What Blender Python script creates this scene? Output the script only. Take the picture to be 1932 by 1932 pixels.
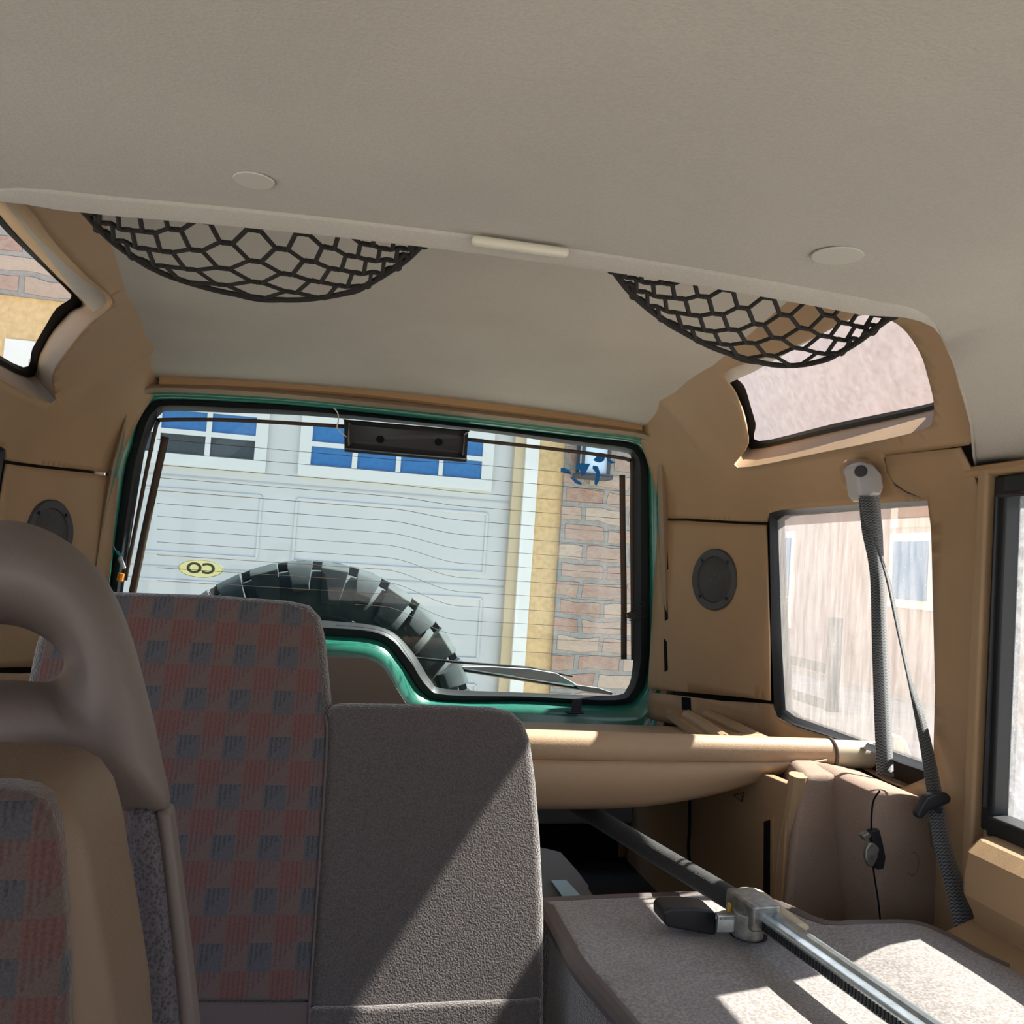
import bpy, bmesh, math, random
from mathutils import Vector as V, Matrix
from mathutils.geometry import delaunay_2d_cdt
random.seed(7)
for o in list(bpy.data.objects): bpy.data.objects.remove(o, do_unlink=True)
SC = bpy.context.scene
COL = SC.collection
H = 1.55                                   # eye height above the driveway

# ---------------------------------------------------------------- camera
vy, vx = (619-966, 1030-966), (9500-966, 1640-966)
F = math.sqrt(-(vy[0]*vx[0]+vy[1]*vx[1]))
AY = V((vy[0], vy[1], F)).normalized()
AX = V((vx[0], vx[1], F)); AX = (AX-AY*AX.dot(AY)).normalized()
AZ = AX.cross(AY)
if AZ.y > 0: AZ = -AZ
def ray(px, py):
    q = V((px-966, py-966, F)); return V((AX.dot(q), AY.dot(q), AZ.dot(q)))
def w(p): return V((p[0], p[1], p[2]+H))
def PX(px, py, X): r = ray(px, py); return w(r*(X/r.x))
def PY(px, py, Y): r = ray(px, py); return w(r*(Y/r.y))
def PZ(px, py, Z): r = ray(px, py); return w(r*(Z/r.z))
def PP(px, py, p0, n):
    r = ray(px, py); return w(r*(V(p0).dot(V(n))/r.dot(V(n))))
cd = bpy.data.cameras.new('camera'); cam = bpy.data.objects.new('camera', cd); COL.objects.link(cam)
cd.sensor_width = 36; cd.lens = 36*F/1932; cd.clip_start = .02; cd.clip_end = 500
rt = V((AX.x, AY.x, AZ.x)); up = -V((AX.y, AY.y, AZ.y)); bk = -V((AX.z, AY.z, AZ.z))
m = Matrix((rt, up, bk)).transposed().to_4x4(); m.translation = V((0, 0, H)); cam.matrix_world = m
SC.camera = cam

# ---------------------------------------------------------------- light
SC.view_settings.view_transform = 'Standard'; SC.view_settings.look = 'None'
SC.view_settings.gamma = 1; SC.view_settings.use_curve_mapping = False
SC.view_settings.exposure = 0.35
wd = bpy.data.worlds.new('sky'); SC.world = wd; wd.use_nodes = True
nt = wd.node_tree; nt.nodes.clear()
bg = nt.nodes.new('ShaderNodeBackground'); ow = nt.nodes.new('ShaderNodeOutputWorld')
tc = nt.nodes.new('ShaderNodeTexCoord'); sp = nt.nodes.new('ShaderNodeSeparateXYZ'); cr = nt.nodes.new('ShaderNodeValToRGB')
nt.links.new(tc.outputs['Generated'], sp.inputs[0]); nt.links.new(sp.outputs['Z'], cr.inputs[0])
nt.links.new(cr.outputs[0], bg.inputs[0]); nt.links.new(bg.outputs[0], ow.inputs[0])
e = cr.color_ramp.elements
e[0].position = 0.0; e[0].color = (.80, .84, .88, 1)
e[1].position = 0.9; e[1].color = (.22, .40, .78, 1)
n_ = e.new(.25); n_.color = (.52, .66, .88, 1)
bg.inputs[1].default_value = 1.22
sd = bpy.data.lights.new('sun', 'SUN'); sun = bpy.data.objects.new('sun', sd); COL.objects.link(sun)
sd.energy = 16.0; sd.angle = math.radians(.6); sd.color = (1, .95, .86)
SUN = V((-1, -.30, -1.21)).normalized()
sun.rotation_euler = SUN.to_track_quat('-Z', 'Y').to_euler(); sun.location = (12, 6, 14)

# ---------------------------------------------------------------- helpers
def tag(o, label=None, cat=None, group=None, kind=None):
    if label: o['label'] = label
    if cat: o['category'] = cat
    if group: o['group'] = group
    if kind: o['kind'] = kind
    return o
def thing(name, label, cat, loc=(0, 0, 0), group=None, kind=None):
    o = bpy.data.objects.new(name, None); COL.objects.link(o); o.location = loc; o.empty_display_size = .05
    return tag(o, label, cat, group, kind)
def gloc(o):
    l = V(o.location)
    while o.parent: o = o.parent; l += V(o.location)
    return l
def obj(name, vs, fs, mat, parent=None, smooth=True, bevel=0, seg=3, solid=0, offs=0, uv=None, sharp=35, sub=0, disp=None):
    me = bpy.data.meshes.new(name)
    o = bpy.data.objects.new(name, me); COL.objects.link(o)
    vs = [V(v) for v in vs]
    if parent: o.parent = parent; base = gloc(parent)
    else: base = V((0, 0, 0))
    if not parent or parent.type == 'EMPTY' or True:
        if vs:
            c = sum(vs, V((0, 0, 0)))/len(vs)
            mn = min(v.z for v in vs); c.z = mn
            o.location = c-base; vs = [v-c for v in vs]
    me.from_pydata([tuple(v) for v in vs], [], fs)
    me.update()
    bm = bmesh.new(); bm.from_mesh(me); bmesh.ops.recalc_face_normals(bm, faces=bm.faces) if solid == 0 else None
    bm.to_mesh(me); bm.free()
    if uv:
        ul = me.uv_layers.new(name='UVMap')
        for lp in me.loops: ul.data[lp.index].uv = uv[lp.vertex_index]
    if mat: me.materials.append(mat)
    for p in me.polygons: p.use_smooth = smooth
    if smooth and not bevel and not sub: me.set_sharp_from_angle(angle=math.radians(sharp))
    if solid:
        md = o.modifiers.new('solid', 'SOLIDIFY'); md.thickness = solid; md.offset = offs
    if bevel:
        md = o.modifiers.new('bevel', 'BEVEL'); md.width = bevel; md.segments = seg; md.limit_method = 'ANGLE'; md.angle_limit = math.radians(40)
        md = o.modifiers.new('wn', 'WEIGHTED_NORMAL'); md.keep_sharp = False
    if sub:
        md = o.modifiers.new('sub', 'SUBSURF'); md.levels = sub; md.render_levels = sub
    return o
def crs(pts, n=6, closed=False):
    pts = [V(p) for p in pts]; N = len(pts); out = []
    rng = range(N) if closed else range(N-1)
    for i in rng:
        if closed: a, b, c, d = pts[(i-1) % N], pts[i], pts[(i+1) % N], pts[(i+2) % N]
        else: a, b, c, d = pts[max(i-1, 0)], pts[i], pts[i+1], pts[min(i+2, N-1)]
        for k in range(n):
            t = k/n
            out.append(.5*((2*b)+(c-a)*t+(2*a-5*b+4*c-d)*t*t+(3*b-a-3*c+d)*t**3))
    if not closed: out.append(pts[-1])
    return out
def tube_geo(pts, r, seg=8, closed=False, flat=1.0, nrm=None):
    pts = [V(p) for p in pts]; N = len(pts); vs = []; fs = []
    T = []
    for i in range(N):
        if closed: t = pts[(i+1) % N]-pts[i-1]
        else: t = pts[min(i+1, N-1)]-pts[max(i-1, 0)]
        T.append(t.normalized())
    u = V(nrm) if nrm else (V((0, 0, 1)) if abs(T[0].z) < .9 else V((1, 0, 0)))
    for i in range(N):
        u = (u-T[i]*u.dot(T[i])).normalized(); v = T[i].cross(u)
        rr = r[i] if isinstance(r, (list, tuple)) else r
        for k in range(seg):
            a = 2*math.pi*k/seg
            vs.append(pts[i]+u*(math.cos(a)*rr*flat)+v*(math.sin(a)*rr))
    M = N if closed else N-1
    for i in range(M):
        for k in range(seg):
            a = i*seg+k; b = i*seg+(k+1) % seg; c = ((i+1) % N)*seg+(k+1) % seg; d = ((i+1) % N)*seg+k
            fs.append((a, b, c, d))
    if not closed:
        fs.append(tuple(range(seg))[::-1]); fs.append(tuple((N-1)*seg+k for k in range(seg)))
    return vs, fs
def tube(name, pts, r, mat, parent=None, seg=10, closed=False, **k):
    vs, fs = tube_geo(pts, r, seg, closed, k.pop('flat', 1.0), k.pop('nrm', None)); return obj(name, vs, fs, mat, parent, **k)
class MB:
    def __init__(s): s.v = []; s.f = []; s.uv = []
    def add(s, vs, fs):
        n = len(s.v); s.v += [V(v) for v in vs]; s.f += [tuple(i+n for i in f) for f in fs]
    def tube(s, pts, r, seg=6, closed=False, flat=1.0, nrm=None): s.add(*tube_geo(pts, r, seg, closed, flat, nrm))
    def box(s, c, d, rot=None):
        c = V(c); vs = []
        for x in (-1, 1):
            for y in (-1, 1):
                for z in (-1, 1):
                    q = V((x*d[0]/2, y*d[1]/2, z*d[2]/2))
                    if rot: q = rot @ q
                    vs.append(c+q)
        s.add(vs, [(0, 1, 3, 2), (4, 6, 7, 5), (0, 4, 5, 1), (2, 3, 7, 6), (0, 2, 6, 4), (1, 5, 7, 3)])
    def prism(s, loop, d):
        n = len(loop); loop = [V(p) for p in loop]; d = V(d)
        s.add(loop+[p+d for p in loop], [tuple(range(n)), tuple(range(2*n-1, n-1, -1))]+[(i, (i+1) % n, n+(i+1) % n, n+i) for i in range(n)])
    def build(s, name, mat, parent=None, **k): return obj(name, s.v, s.f, mat, parent, **k)
def box(name, c, d, mat, parent=None, rot=None, **k):
    b = MB(); b.box(c, d, rot); return b.build(name, mat, parent, **k)
def prism(name, loop, d, mat, parent=None, **k):
    b = MB(); b.prism(loop, d); return b.build(name, mat, parent, **k)
def loft(name, loops, mat, parent=None, closed=True, cap0=False, cap1=False, **k):
    n = len(loops[0]); vs = [p for l in loops for p in l]; fs = []
    for j in range(len(loops)-1):
        for i in range(n if closed else n-1):
            fs.append((j*n+i, j*n+(i+1) % n, (j+1)*n+(i+1) % n, (j+1)*n+i))
    if cap0: fs.append(tuple(range(n))[::-1])
    if cap1: fs.append(tuple((len(loops)-1)*n+i for i in range(n)))
    return obj(name, vs, fs, mat, parent, **k)
def cyl(name, c, ax, r, h, mat, parent=None, seg=24, **k):
    ax = V(ax).normalized(); c = V(c); return tube(name, [c-ax*h/2, c+ax*h/2], r, mat, parent, seg=seg, **k)
def inside(p, poly):
    x, y = p; r = False; n = len(poly)
    for i in range(n):
        x1, y1 = poly[i]; x2, y2 = poly[i-1]
        if (y1 > y) != (y2 > y) and x < (x2-x1)*(y-y1)/(y2-y1)+x1: r = not r
    return r
def sheet(name, outer, holes, fn, step, mat, parent=None, **k):
    """triangulated curved sheet: 2D loops, fn maps (a,b) to 3D"""
    loops = [outer]+holes; pts = []; edges = []
    for l in loops:
        n0 = len(pts); n = len(l); pts += [V((p[0], p[1])) for p in l]
        edges += [(n0+i, n0+(i+1) % n) for i in range(n)]
    x0 = min(p[0] for p in outer); x1 = max(p[0] for p in outer); y0 = min(p[1] for p in outer); y1 = max(p[1] for p in outer)
    a = x0+step/2
    while a < x1:
        b = y0+step/2
        while b < y1:
            if inside((a, b), outer) and not any(inside((a, b), h) for h in holes): pts.append(V((a, b)))
            b += step
        a += step
    res = delaunay_2d_cdt(pts, edges, [], 0, 1e-6)
    vv, tf = res[0], res[2]
    fs = []
    for f in tf:
        c = (sum(vv[i].x for i in f)/len(f), sum(vv[i].y for i in f)/len(f))
        if inside(c, outer) and not any(inside(c, h) for h in holes): fs.append(tuple(f))
    return obj(name, [fn(p.x, p.y) for p in vv], fs, mat, parent, **k)
def densify(l, step):
    out = []
    for i in range(len(l)):
        a = V(l[i]); b = V(l[(i+1) % len(l)]); n = max(1, int((b-a).length/step))
        for k in range(n): out.append(tuple(a.lerp(b, k/n)))
    return out
def ribbon(name, L, R, mat, parent=None, th=.0015, n=8, **k):
    L = crs(L, n); R = crs(R, n); vs = []; uv = []; s = 0
    for i in range(len(L)):
        if i: s += ((L[i]+R[i])/2-(L[i-1]+R[i-1])/2).length
        vs += [L[i], R[i]]; uv += [(0, s/.045), (1, s/.045)]
    fs = [(2*i, 2*i+1, 2*i+3, 2*i+2) for i in range(len(L)-1)]
    return obj(name, vs, fs, mat, parent, solid=th, uv=uv, **k)

# ---------------------------------------------------------------- materials
class NT:
    def __init__(s, name):
        s.m = bpy.data.materials.new(name); s.m.use_nodes = True; s.t = s.m.node_tree
        s.b = s.t.nodes['Principled BSDF']; s.o = s.t.nodes['Material Output']
    def n(s, ty, **k):
        x = s.t.nodes.new(ty)
        for a, b in k.items(): setattr(x, a, b)
        return x
    def L(s, a, b): s.t.links.new(a, b)
    def math(s, op, a, b=None, c=None):
        x = s.n('ShaderNodeMath', operation=op)
        for i, q in enumerate((a, b, c)):
            if q is None: continue
            if isinstance(q, (int, float)): x.inputs[i].default_value = q
            else: s.L(q, x.inputs[i])
        return x.outputs[0]
    def mix(s, f, a, b):
        x = s.n('ShaderNodeMix', data_type='RGBA')
        for i, q in ((0, f), (6, a), (7, b)):
            if isinstance(q, (int, float)): x.inputs[i].default_value = q
            elif isinstance(q, tuple): x.inputs[i].default_value = (*q, 1)
            else: s.L(q, x.inputs[i])
        return x.outputs[2]
    def noise(s, scale, detail=3, vec=None, rough=.5):
        x = s.n('ShaderNodeTexNoise'); x.inputs['Scale'].default_value = scale; x.inputs['Detail'].default_value = detail
        x.inputs['Roughness'].default_value = rough
        if vec is not None: s.L(vec, x.inputs['Vector'])
        return x.outputs[0]
    def ramp(s, f, a, b):
        x = s.n('ShaderNodeMapRange'); s.L(f, x.inputs[0]); x.inputs[1].default_value = a; x.inputs[2].default_value = b
        return x.outputs[0]
    def coord(s, which='Object'):
        return s.n('ShaderNodeTexCoord').outputs[which]
    def pos(s): return s.n('ShaderNodeNewGeometry').outputs['Position']
    def bump(s, h, st, dist=.001):
        x = s.n('ShaderNodeBump'); x.inputs['Strength'].default_value = st; x.inputs['Distance'].default_value = dist
        s.L(h, x.inputs['Height']); s.L(x.outputs[0], s.b.inputs['Normal'])
    def col(s, c):
        if isinstance(c, tuple): s.b.inputs['Base Color'].default_value = (*c, 1)
        else: s.L(c, s.b.inputs['Base Color'])
def mat(name, c, rough=.6, metal=0, spec=.4, grain=0, gscale=900, var=0, vscale=6, sheen=0, coat=0, speck=0, gd=.001):
    m = NT(name); m.b.inputs['Roughness'].default_value = rough; m.b.inputs['Metallic'].default_value = metal
    m.b.inputs['Specular IOR Level'].default_value = spec
    co = m.coord()
    cc = c
    if var:
        f = m.ramp(m.noise(vscale, 4, co), .3, .7)
        cc = m.mix(f, tuple(x*(1-var) for x in c), tuple(min(1, x*(1+var)) for x in c))
    if speck:
        f = m.ramp(m.noise(gscale, 1, co), .35, .65)
        cc = m.mix(f, m.mix(speck, cc, (0, 0, 0)) if not isinstance(cc, tuple) else tuple(x*(1-speck) for x in cc), cc)
    m.col(cc)
    if grain: m.bump(m.noise(gscale, 2, co), grain, gd)
    if sheen: m.b.inputs['Sheen Weight'].default_value = sheen; m.b.inputs['Sheen Roughness'].default_value = .4
    if coat: m.b.inputs['Coat Weight'].default_value = coat; m.b.inputs['Coat Roughness'].default_value = .08
    return m.m
TAN = mat('tan_plastic', (.37, .242, .136), .55, grain=.25, gscale=700, var=.06)
TAN2 = mat('tan_rail', (.38, .235, .12), .45, var=.04)
CREAM = mat('cream_plastic', (.62, .52, .36), .5, grain=.1)
HEAD = mat('headliner_fabric', (.47, .445, .40), .95, spec=.1, grain=.6, gscale=350, var=.04, vscale=5, speck=.06)
LID = mat('headliner_cap', (.50, .48, .425), .7, spec=.2)
SEALF = mat('door_seal_fabric', (.32, .24, .17), .9, spec=.1, grain=.8, gscale=500)
BLACK = mat('black_rubber', (.012, .013, .015), .5)
BLACKP = mat('black_plastic', (.02, .021, .024), .38, grain=.1)
DARK = mat('dark_recess', (.008, .009, .013), .9, spec=.1)
LINER = mat('dark_inner_liner', (.035, .026, .02), .9, spec=.1)
GREEN = mat('green_car_paint', (.018, .17, .12), .3, spec=.6, coat=.6, var=.1, vscale=40)
MAUVE = mat('mauve_velour', (.125, .106, .102), .95, spec=.1, grain=1.0, gscale=420, sheen=1.0, speck=.3, gd=.003)
MAUVED = mat('dark_mauve_velour', (.13, .10, .10), .95, spec=.1, grain=.6, gscale=420, sheen=.3)
VINYL = mat('mauve_vinyl', (.135, .108, .100), .5, grain=.2, gscale=500)
LEATHER = mat('tan_vinyl', (.15, .100, .065), .5, grain=.3, gscale=400)
CARPET = mat('seat_back_carpet', (.38, .345, .33), .98, spec=.05, grain=1.0, gscale=260, sheen=.3, speck=.35, var=.08, vscale=14)
COVER = mat('cargo_cover_vinyl', (.46, .31, .19), .5, grain=.3, gscale=500, var=.05)
BOXM = mat('brown_trim_carpet', (.33, .24, .19), .9, spec=.1, grain=.5, gscale=400, speck=.15, var=.1, vscale=8)
CORD = mat('black_cord', (.014, .012, .011), .8, grain=.8, gscale=800)
DOTS = mat('brown_strip', (.075, .05, .035), .7)
METAL = mat('zinc_steel', (.55, .62, .66), .3, metal=.9, var=.15, vscale=60)
METALD = mat('worn_steel', (.30, .30, .28), .4, metal=.8, var=.3, vscale=90)
FOAM = mat('black_foam', (.03, .03, .03), .9, grain=1, gscale=400, sheen=.2)
SPK = mat('speaker_plastic', (.055, .058, .066), .55)
GREY = mat('light_grey_plastic', (.42, .42, .42), .5)
GREYD = mat('grey_plastic_panel', (.17, .17, .175), .6)
WHITEP = mat('white_paint', (.78, .77, .72), .5, var=.03)
GDOOR = mat('garage_door_paint', (.56, .56, .54), .5, var=.03, vscale=2)
GFRAME = mat('garage_window_frame_paint', (.66, .66, .62), .5)
STUCCO = mat('tan_stucco', (.66, .46, .24), .95, spec=.1, grain=1, gscale=90, var=.12, vscale=30)
BLUEP = mat('blue_residue', (.0, .17, .52), .5)
RUBBER = mat('tyre_rubber', (.055, .070, .075), .75, var=.25, vscale=18, grain=.2, gscale=200)
ORANGE = mat('orange_plastic', (.8, .25, .02), .4)
TEAL = mat('teal_plastic', (.02, .3, .35), .4)
YELLOWM = mat('yellow_plastic', (.75, .45, .05), .4)
CONC = mat('concrete_driveway', (.50, .47, .42), .95, spec=.1, var=.1, vscale=3)
FENCEM = mat('dark_fence_paint', (.06, .065, .075), .7)
YARD = mat('dry_ground', (.42, .36, .27), .95, var=.2, vscale=2)
PANEB = mat('pane_painted_sky_reflection', (.02, .14, .36), .3, spec=.6, var=.12, vscale=30)  # reflected sky is put into the pane colour as blue
PANED = mat('pane_painted_car_reflection', (.05, .065, .075), .5, speck=.4, gscale=300)  # dark reflection of the car, painted as the pane's base colour
STICKX = mat('yellow_green_sticker', (.62, .62, .36), .6, var=.15, vscale=40)
STICKG = mat('green_letters', (.16, .24, .13), .6)
LBL = mat('shiny_blue_label', (.45, .62, .72), .2)

def thin(name, c):
    m = NT(name); tl = m.n('ShaderNodeBsdfTranslucent'); tl.inputs[0].default_value = (*c, 1); a = m.n('ShaderNodeMixShader'); a.inputs[0].default_value = .6
    m.b.inputs['Base Color'].default_value = (*c, 1); m.L(m.b.outputs[0], a.inputs[1]); m.L(tl.outputs[0], a.inputs[2])
    t_ = m.n('ShaderNodeBsdfTransparent'); t_.inputs[0].default_value = (*c, 1); b = m.n('ShaderNodeMixShader'); b.inputs[0].default_value = .45
    m.L(a.outputs[0], b.inputs[1]); m.L(t_.outputs[0], b.inputs[2]); m.L(b.outputs[0], m.o.inputs[0]); return m.m
STICK = thin('sticker_film', (.95, .93, .68))
def glass(name, tint, haze=0, hazec=(.8, .8, .8), gl=.06, streak=False):
    m = NT(name); t = m.t; t.nodes.remove(m.b)
    tr = m.n('ShaderNodeBsdfTransparent'); tr.inputs[0].default_value = (*tint, 1)
    g = m.n('ShaderNodeBsdfGlossy'); g.inputs['Roughness'].default_value = .02
    mx = m.n('ShaderNodeMixShader'); mx.inputs[0].default_value = gl
    m.L(tr.outputs[0], mx.inputs[1]); m.L(g.outputs[0], mx.inputs[2]); out = mx.outputs[0]
    if haze:
        tl = m.n('ShaderNodeBsdfTranslucent'); tl.inputs[0].default_value = (*hazec, 1)
        df = m.n('ShaderNodeBsdfDiffuse'); df.inputs[0].default_value = (*hazec, 1)
        a = m.n('ShaderNodeMixShader'); a.inputs[0].default_value = .35
        m.L(tl.outputs[0], a.inputs[1]); m.L(df.outputs[0], a.inputs[2])
        co = m.coord(); mp = m.n('ShaderNodeMapping'); mp.inputs['Scale'].default_value = (60, 60, 8) if streak else (60, 60, 60)
        m.L(co, mp.inputs[0]); nz = m.ramp(m.noise(1, 5, mp.outputs[0], .7), .3, .75)
        f1 = m.math('MULTIPLY_ADD', nz, haze*.9, haze*.55)
        sk = m.math('GREATER_THAN', m.noise(260, 2, co), .70)
        f1 = m.math('MINIMUM', m.math('MULTIPLY_ADD', sk, haze*.8, f1), 1.0)
        b = m.n('ShaderNodeMixShader'); m.L(f1, b.inputs[0]); m.L(out, b.inputs[1]); m.L(a.outputs[0], b.inputs[2]); out = b.outputs[0]
    m.L(out, m.o.inputs[0]); return m.m
GLREAR = glass('rear_glass', (.76, .86, .86), gl=.03)
GLCLEAR = glass('clear_glass', (.93, .94, .92), gl=.04)
GLDUST = glass('dusty_glass', (.88, .9, .9), haze=.22, hazec=(.8, .78, .76), gl=.03, streak=True)
GLDUST2 = glass('frosty_dusty_glass', (.88, .9, .9), haze=.10, hazec=(.70, .68, .72), gl=.02)

GLFROST = glass('frosted_dusty_glass', (.88, .9, .9), haze=.30, hazec=(.66, .68, .70), gl=.02)
def fabric(name, period, gain=1.0):
    """woven pattern of red and blue squares with ribbed triangles on a mauve ground"""
    m = NT(name); m.b.inputs['Roughness'].default_value = .95; m.b.inputs['Specular IOR Level'].default_value = .1
    s = m.n('ShaderNodeSeparateXYZ'); m.L(m.pos(), s.inputs[0])
    slant = .0
    zz = m.math('MULTIPLY', s.outputs['Z'], 1/period); xx = m.math('MULTIPLY', s.outputs['X'], 1/period)
    fx = m.math('FRACT', m.math('ADD', xx, 50)); fz = m.math('FRACT', m.math('ADD', zz, 50))
    hx = m.math('GREATER_THAN', fx, .5); hz = m.math('GREATER_THAN', fz, .5)
    lx = m.math('FRACT', m.math('MULTIPLY', fx, 2)); lz = m.math('FRACT', m.math('MULTIPLY', fz, 2))
    blue = m.math('MULTIPLY', m.math('SUBTRACT', 1, hx), hz)
    red = m.math('MULTIPLY', hx, m.math('SUBTRACT', 1, hz))
    other = m.math('SUBTRACT', 1, m.math('ADD', blue, red))
    tri = m.math('GREATER_THAN', lx, lz)                 # lower-right triangle
    tri2 = m.math('GREATER_THAN', lz, lx)
    stripe = m.math('GREATER_THAN', m.math('FRACT', m.math('MULTIPLY', lx, 5)), .5)
    gain *= .72; base = (.165*gain, .112*gain, .098*gain)
    c = m.mix(blue, base, (.098*gain, .100*gain, .115*gain))
    c = m.mix(m.math('MULTIPLY', red, .85), c, (.215*gain, .083*gain, .072*gain))
    halfred = m.math('MULTIPLY', m.math('MULTIPLY', other, m.math('SUBTRACT', 1, tri)), stripe)
    c = m.mix(m.math('MULTIPLY', halfred, .75), c, (.15*gain, .055*gain, .06*gain))
    bl = m.math('MULTIPLY', m.math('MULTIPLY', blue, tri2), stripe)
    c = m.mix(m.math('MULTIPLY', bl, .6), c, (.03*gain, .045*gain, .06*gain))
    rl = m.math('MULTIPLY', red, stripe)
    c = m.mix(m.math('MULTIPLY', rl, .35), c, (.08*gain, .03*gain, .035*gain))
    sp_ = m.ramp(m.noise(700, 1, m.pos()), .3, .7)
    c = m.mix(m.math('MULTIPLY', sp_, .25), c, (.3*gain, .25*gain, .25*gain))
    m.col(c); m.bump(m.noise(500, 2, m.pos()), .6); m.b.inputs['Sheen Weight'].default_value = .3
    return m.m
FAB = fabric('patterned_seat_fabric', .0585)
FABN = fabric('front_seat_fabric', .034, .62)

def belt():
    m = NT('seat_belt_webbing'); m.b.inputs['Roughness'].default_value = .6; m.b.inputs['Sheen Weight'].default_value = .4
    s = m.n('ShaderNodeSeparateXYZ'); m.L(m.coord('UV'), s.inputs[0])
    u, v = s.outputs['X'], s.outputs['Y']
    zig = m.math('PINGPONG', m.math('MULTIPLY', u, 8), 1)
    t = m.math('FRACT', m.math('MULTIPLY_ADD', v, 9, m.math('MULTIPLY', zig, .55)))
    f = m.math('GREATER_THAN', t, .5)
    m.col(m.mix(f, (.010, .012, .014), (.125, .135, .145)))
    m.bump(t, .3); return m.m
BELT = belt()
def knit():
    m = NT('knitted_mesh_fabric'); m.b.inputs['Roughness'].default_value = .9
    v = m.n('ShaderNodeTexVoronoi'); v.inputs['Scale'].default_value = 430; m.L(m.coord(), v.inputs['Vector'])
    m.col(m.mix(m.ramp(v.outputs[0], .1, .6), (.045, .040, .050), (.11, .10, .115))); m.bump(v.outputs[0], .8, .002); return m.m
KNIT = knit()
def stone():
    m = NT('stacked_stone'); m.b.inputs['Roughness'].default_value = .95; m.b.inputs['Specular IOR Level'].default_value = .1
    p = m.pos(); nz = m.n('ShaderNodeTexNoise'); nz.inputs['Scale'].default_value = 3.2; m.L(p, nz.inputs['Vector'])
    vm = m.n('ShaderNodeVectorMath', operation='MULTIPLY_ADD'); m.L(nz.outputs['Color'], vm.inputs[0]); vm.inputs[1].default_value = (.09, .09, .09); m.L(p, vm.inputs[2])
    s = m.n('ShaderNodeSeparateXYZ'); m.L(vm.outputs[0], s.inputs[0]); cb = m.n('ShaderNodeCombineXYZ')
    m.L(s.outputs['X'], cb.inputs[0]); m.L(s.outputs['Z'], cb.inputs[1])
    b = m.n('ShaderNodeTexBrick'); m.L(cb.outputs[0], b.inputs['Vector']); b.inputs['Scale'].default_value = 1
    b.inputs['Brick Width'].default_value = .29; b.inputs['Row Height'].default_value = .115; b.inputs['Mortar Size'].default_value = .017
    b.inputs['Mortar Smooth'].default_value = .2; b.inputs['Bias'].default_value = 0
    b.inputs['Color1'].default_value = (.34, .17, .12, 1); b.inputs['Color2'].default_value = (.55, .42, .31, 1); b.inputs['Mortar'].default_value = (.26, .265, .25, 1)
    n2 = m.ramp(m.noise(2.4, 2, p), .35, .65)
    c = m.mix(m.math('MULTIPLY', n2, .5), b.outputs['Color'], (.50, .36, .31))
    n3 = m.ramp(m.noise(26, 5, p), .3, .75)
    c = m.mix(m.math('MULTIPLY', n3, .45), c, (.50, .44, .38)); m.col(c)
    m.bump(m.math('ADD', m.math('MULTIPLY', b.outputs['Fac'], -1), m.math('MULTIPLY', n3, .4)), .8, .02); return m.m
STONE = stone()
def siding():
    m = NT('neighbour_lap_siding'); m.b.inputs['Roughness'].default_value = .8
    s = m.n('ShaderNodeSeparateXYZ'); m.L(m.pos(), s.inputs[0])
    t = m.math('FRACT', m.math('MULTIPLY', s.outputs['Z'], 6)); f = m.math('LESS_THAN', t, .1)
    m.col(m.mix(f, (.46, .33, .27), (.30, .21, .17))); return m.m
SIDING = siding()
SIDEW = mat('brown_red_wall_paint', (.37, .30, .285), .9, var=.1, vscale=1.5)

# ================================================================ SETTING
CX = .18
def base_x(Y):
    if Y < 1.98: return 1.0
    t = min((Y-1.98)/.36, 1.2); return 1.0-.145*t**1.6
def Xs(Y, z):
    if z > .12:
        q = (z-.12)/.32; g = .26*q**1.7 if q < 1 else .26+1.38*(z-.44)
        k = 1 if Y < 2.08 else 1-.44*min((Y-2.08)/.19, 1.15)
        return base_x(Y)-g*k
    return base_x(Y)
def SP(px, py, off=0):
    """where the sight line meets the right-hand trim surface, as (Y, z)"""
    r = ray(px, py); t0 = .2/r.y; lo = None
    t = t0; dt = .004/r.y
    while t*r.y < 4:
        if r.x*t >= Xs(r.y*t, r.z*t)+off: return (r.y*t, r.z*t)
        t += dt
    return (r.y*t, r.z*t)
def side_fn(sgn, off=0):
    def fn(Y, z):
        X = Xs(Y, z)+off
        return V((X if sgn > 0 else 2*CX-X, Y, z+H))
    return fn

# outside ground
obj('driveway', [(-30, -12, 0), (30, -12, 0), (30, 30, 0), (-30, 30, 0)], [(0, 1, 2, 3)], CONC, kind=None) if False else None
g = obj('driveway', [(-30, -30, 0), (7.6, -30, 0), (7.6, 40, 0), (-30, 40, 0)], [(0, 1, 2, 3)], CONC); tag(g, kind='structure')
g = obj('yard', [(7.6, -30, .0), (40, -30, .0), (40, 40, .0), (7.6, 40, .0)], [(0, 1, 2, 3)], YARD); tag(g, kind='structure')

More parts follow.
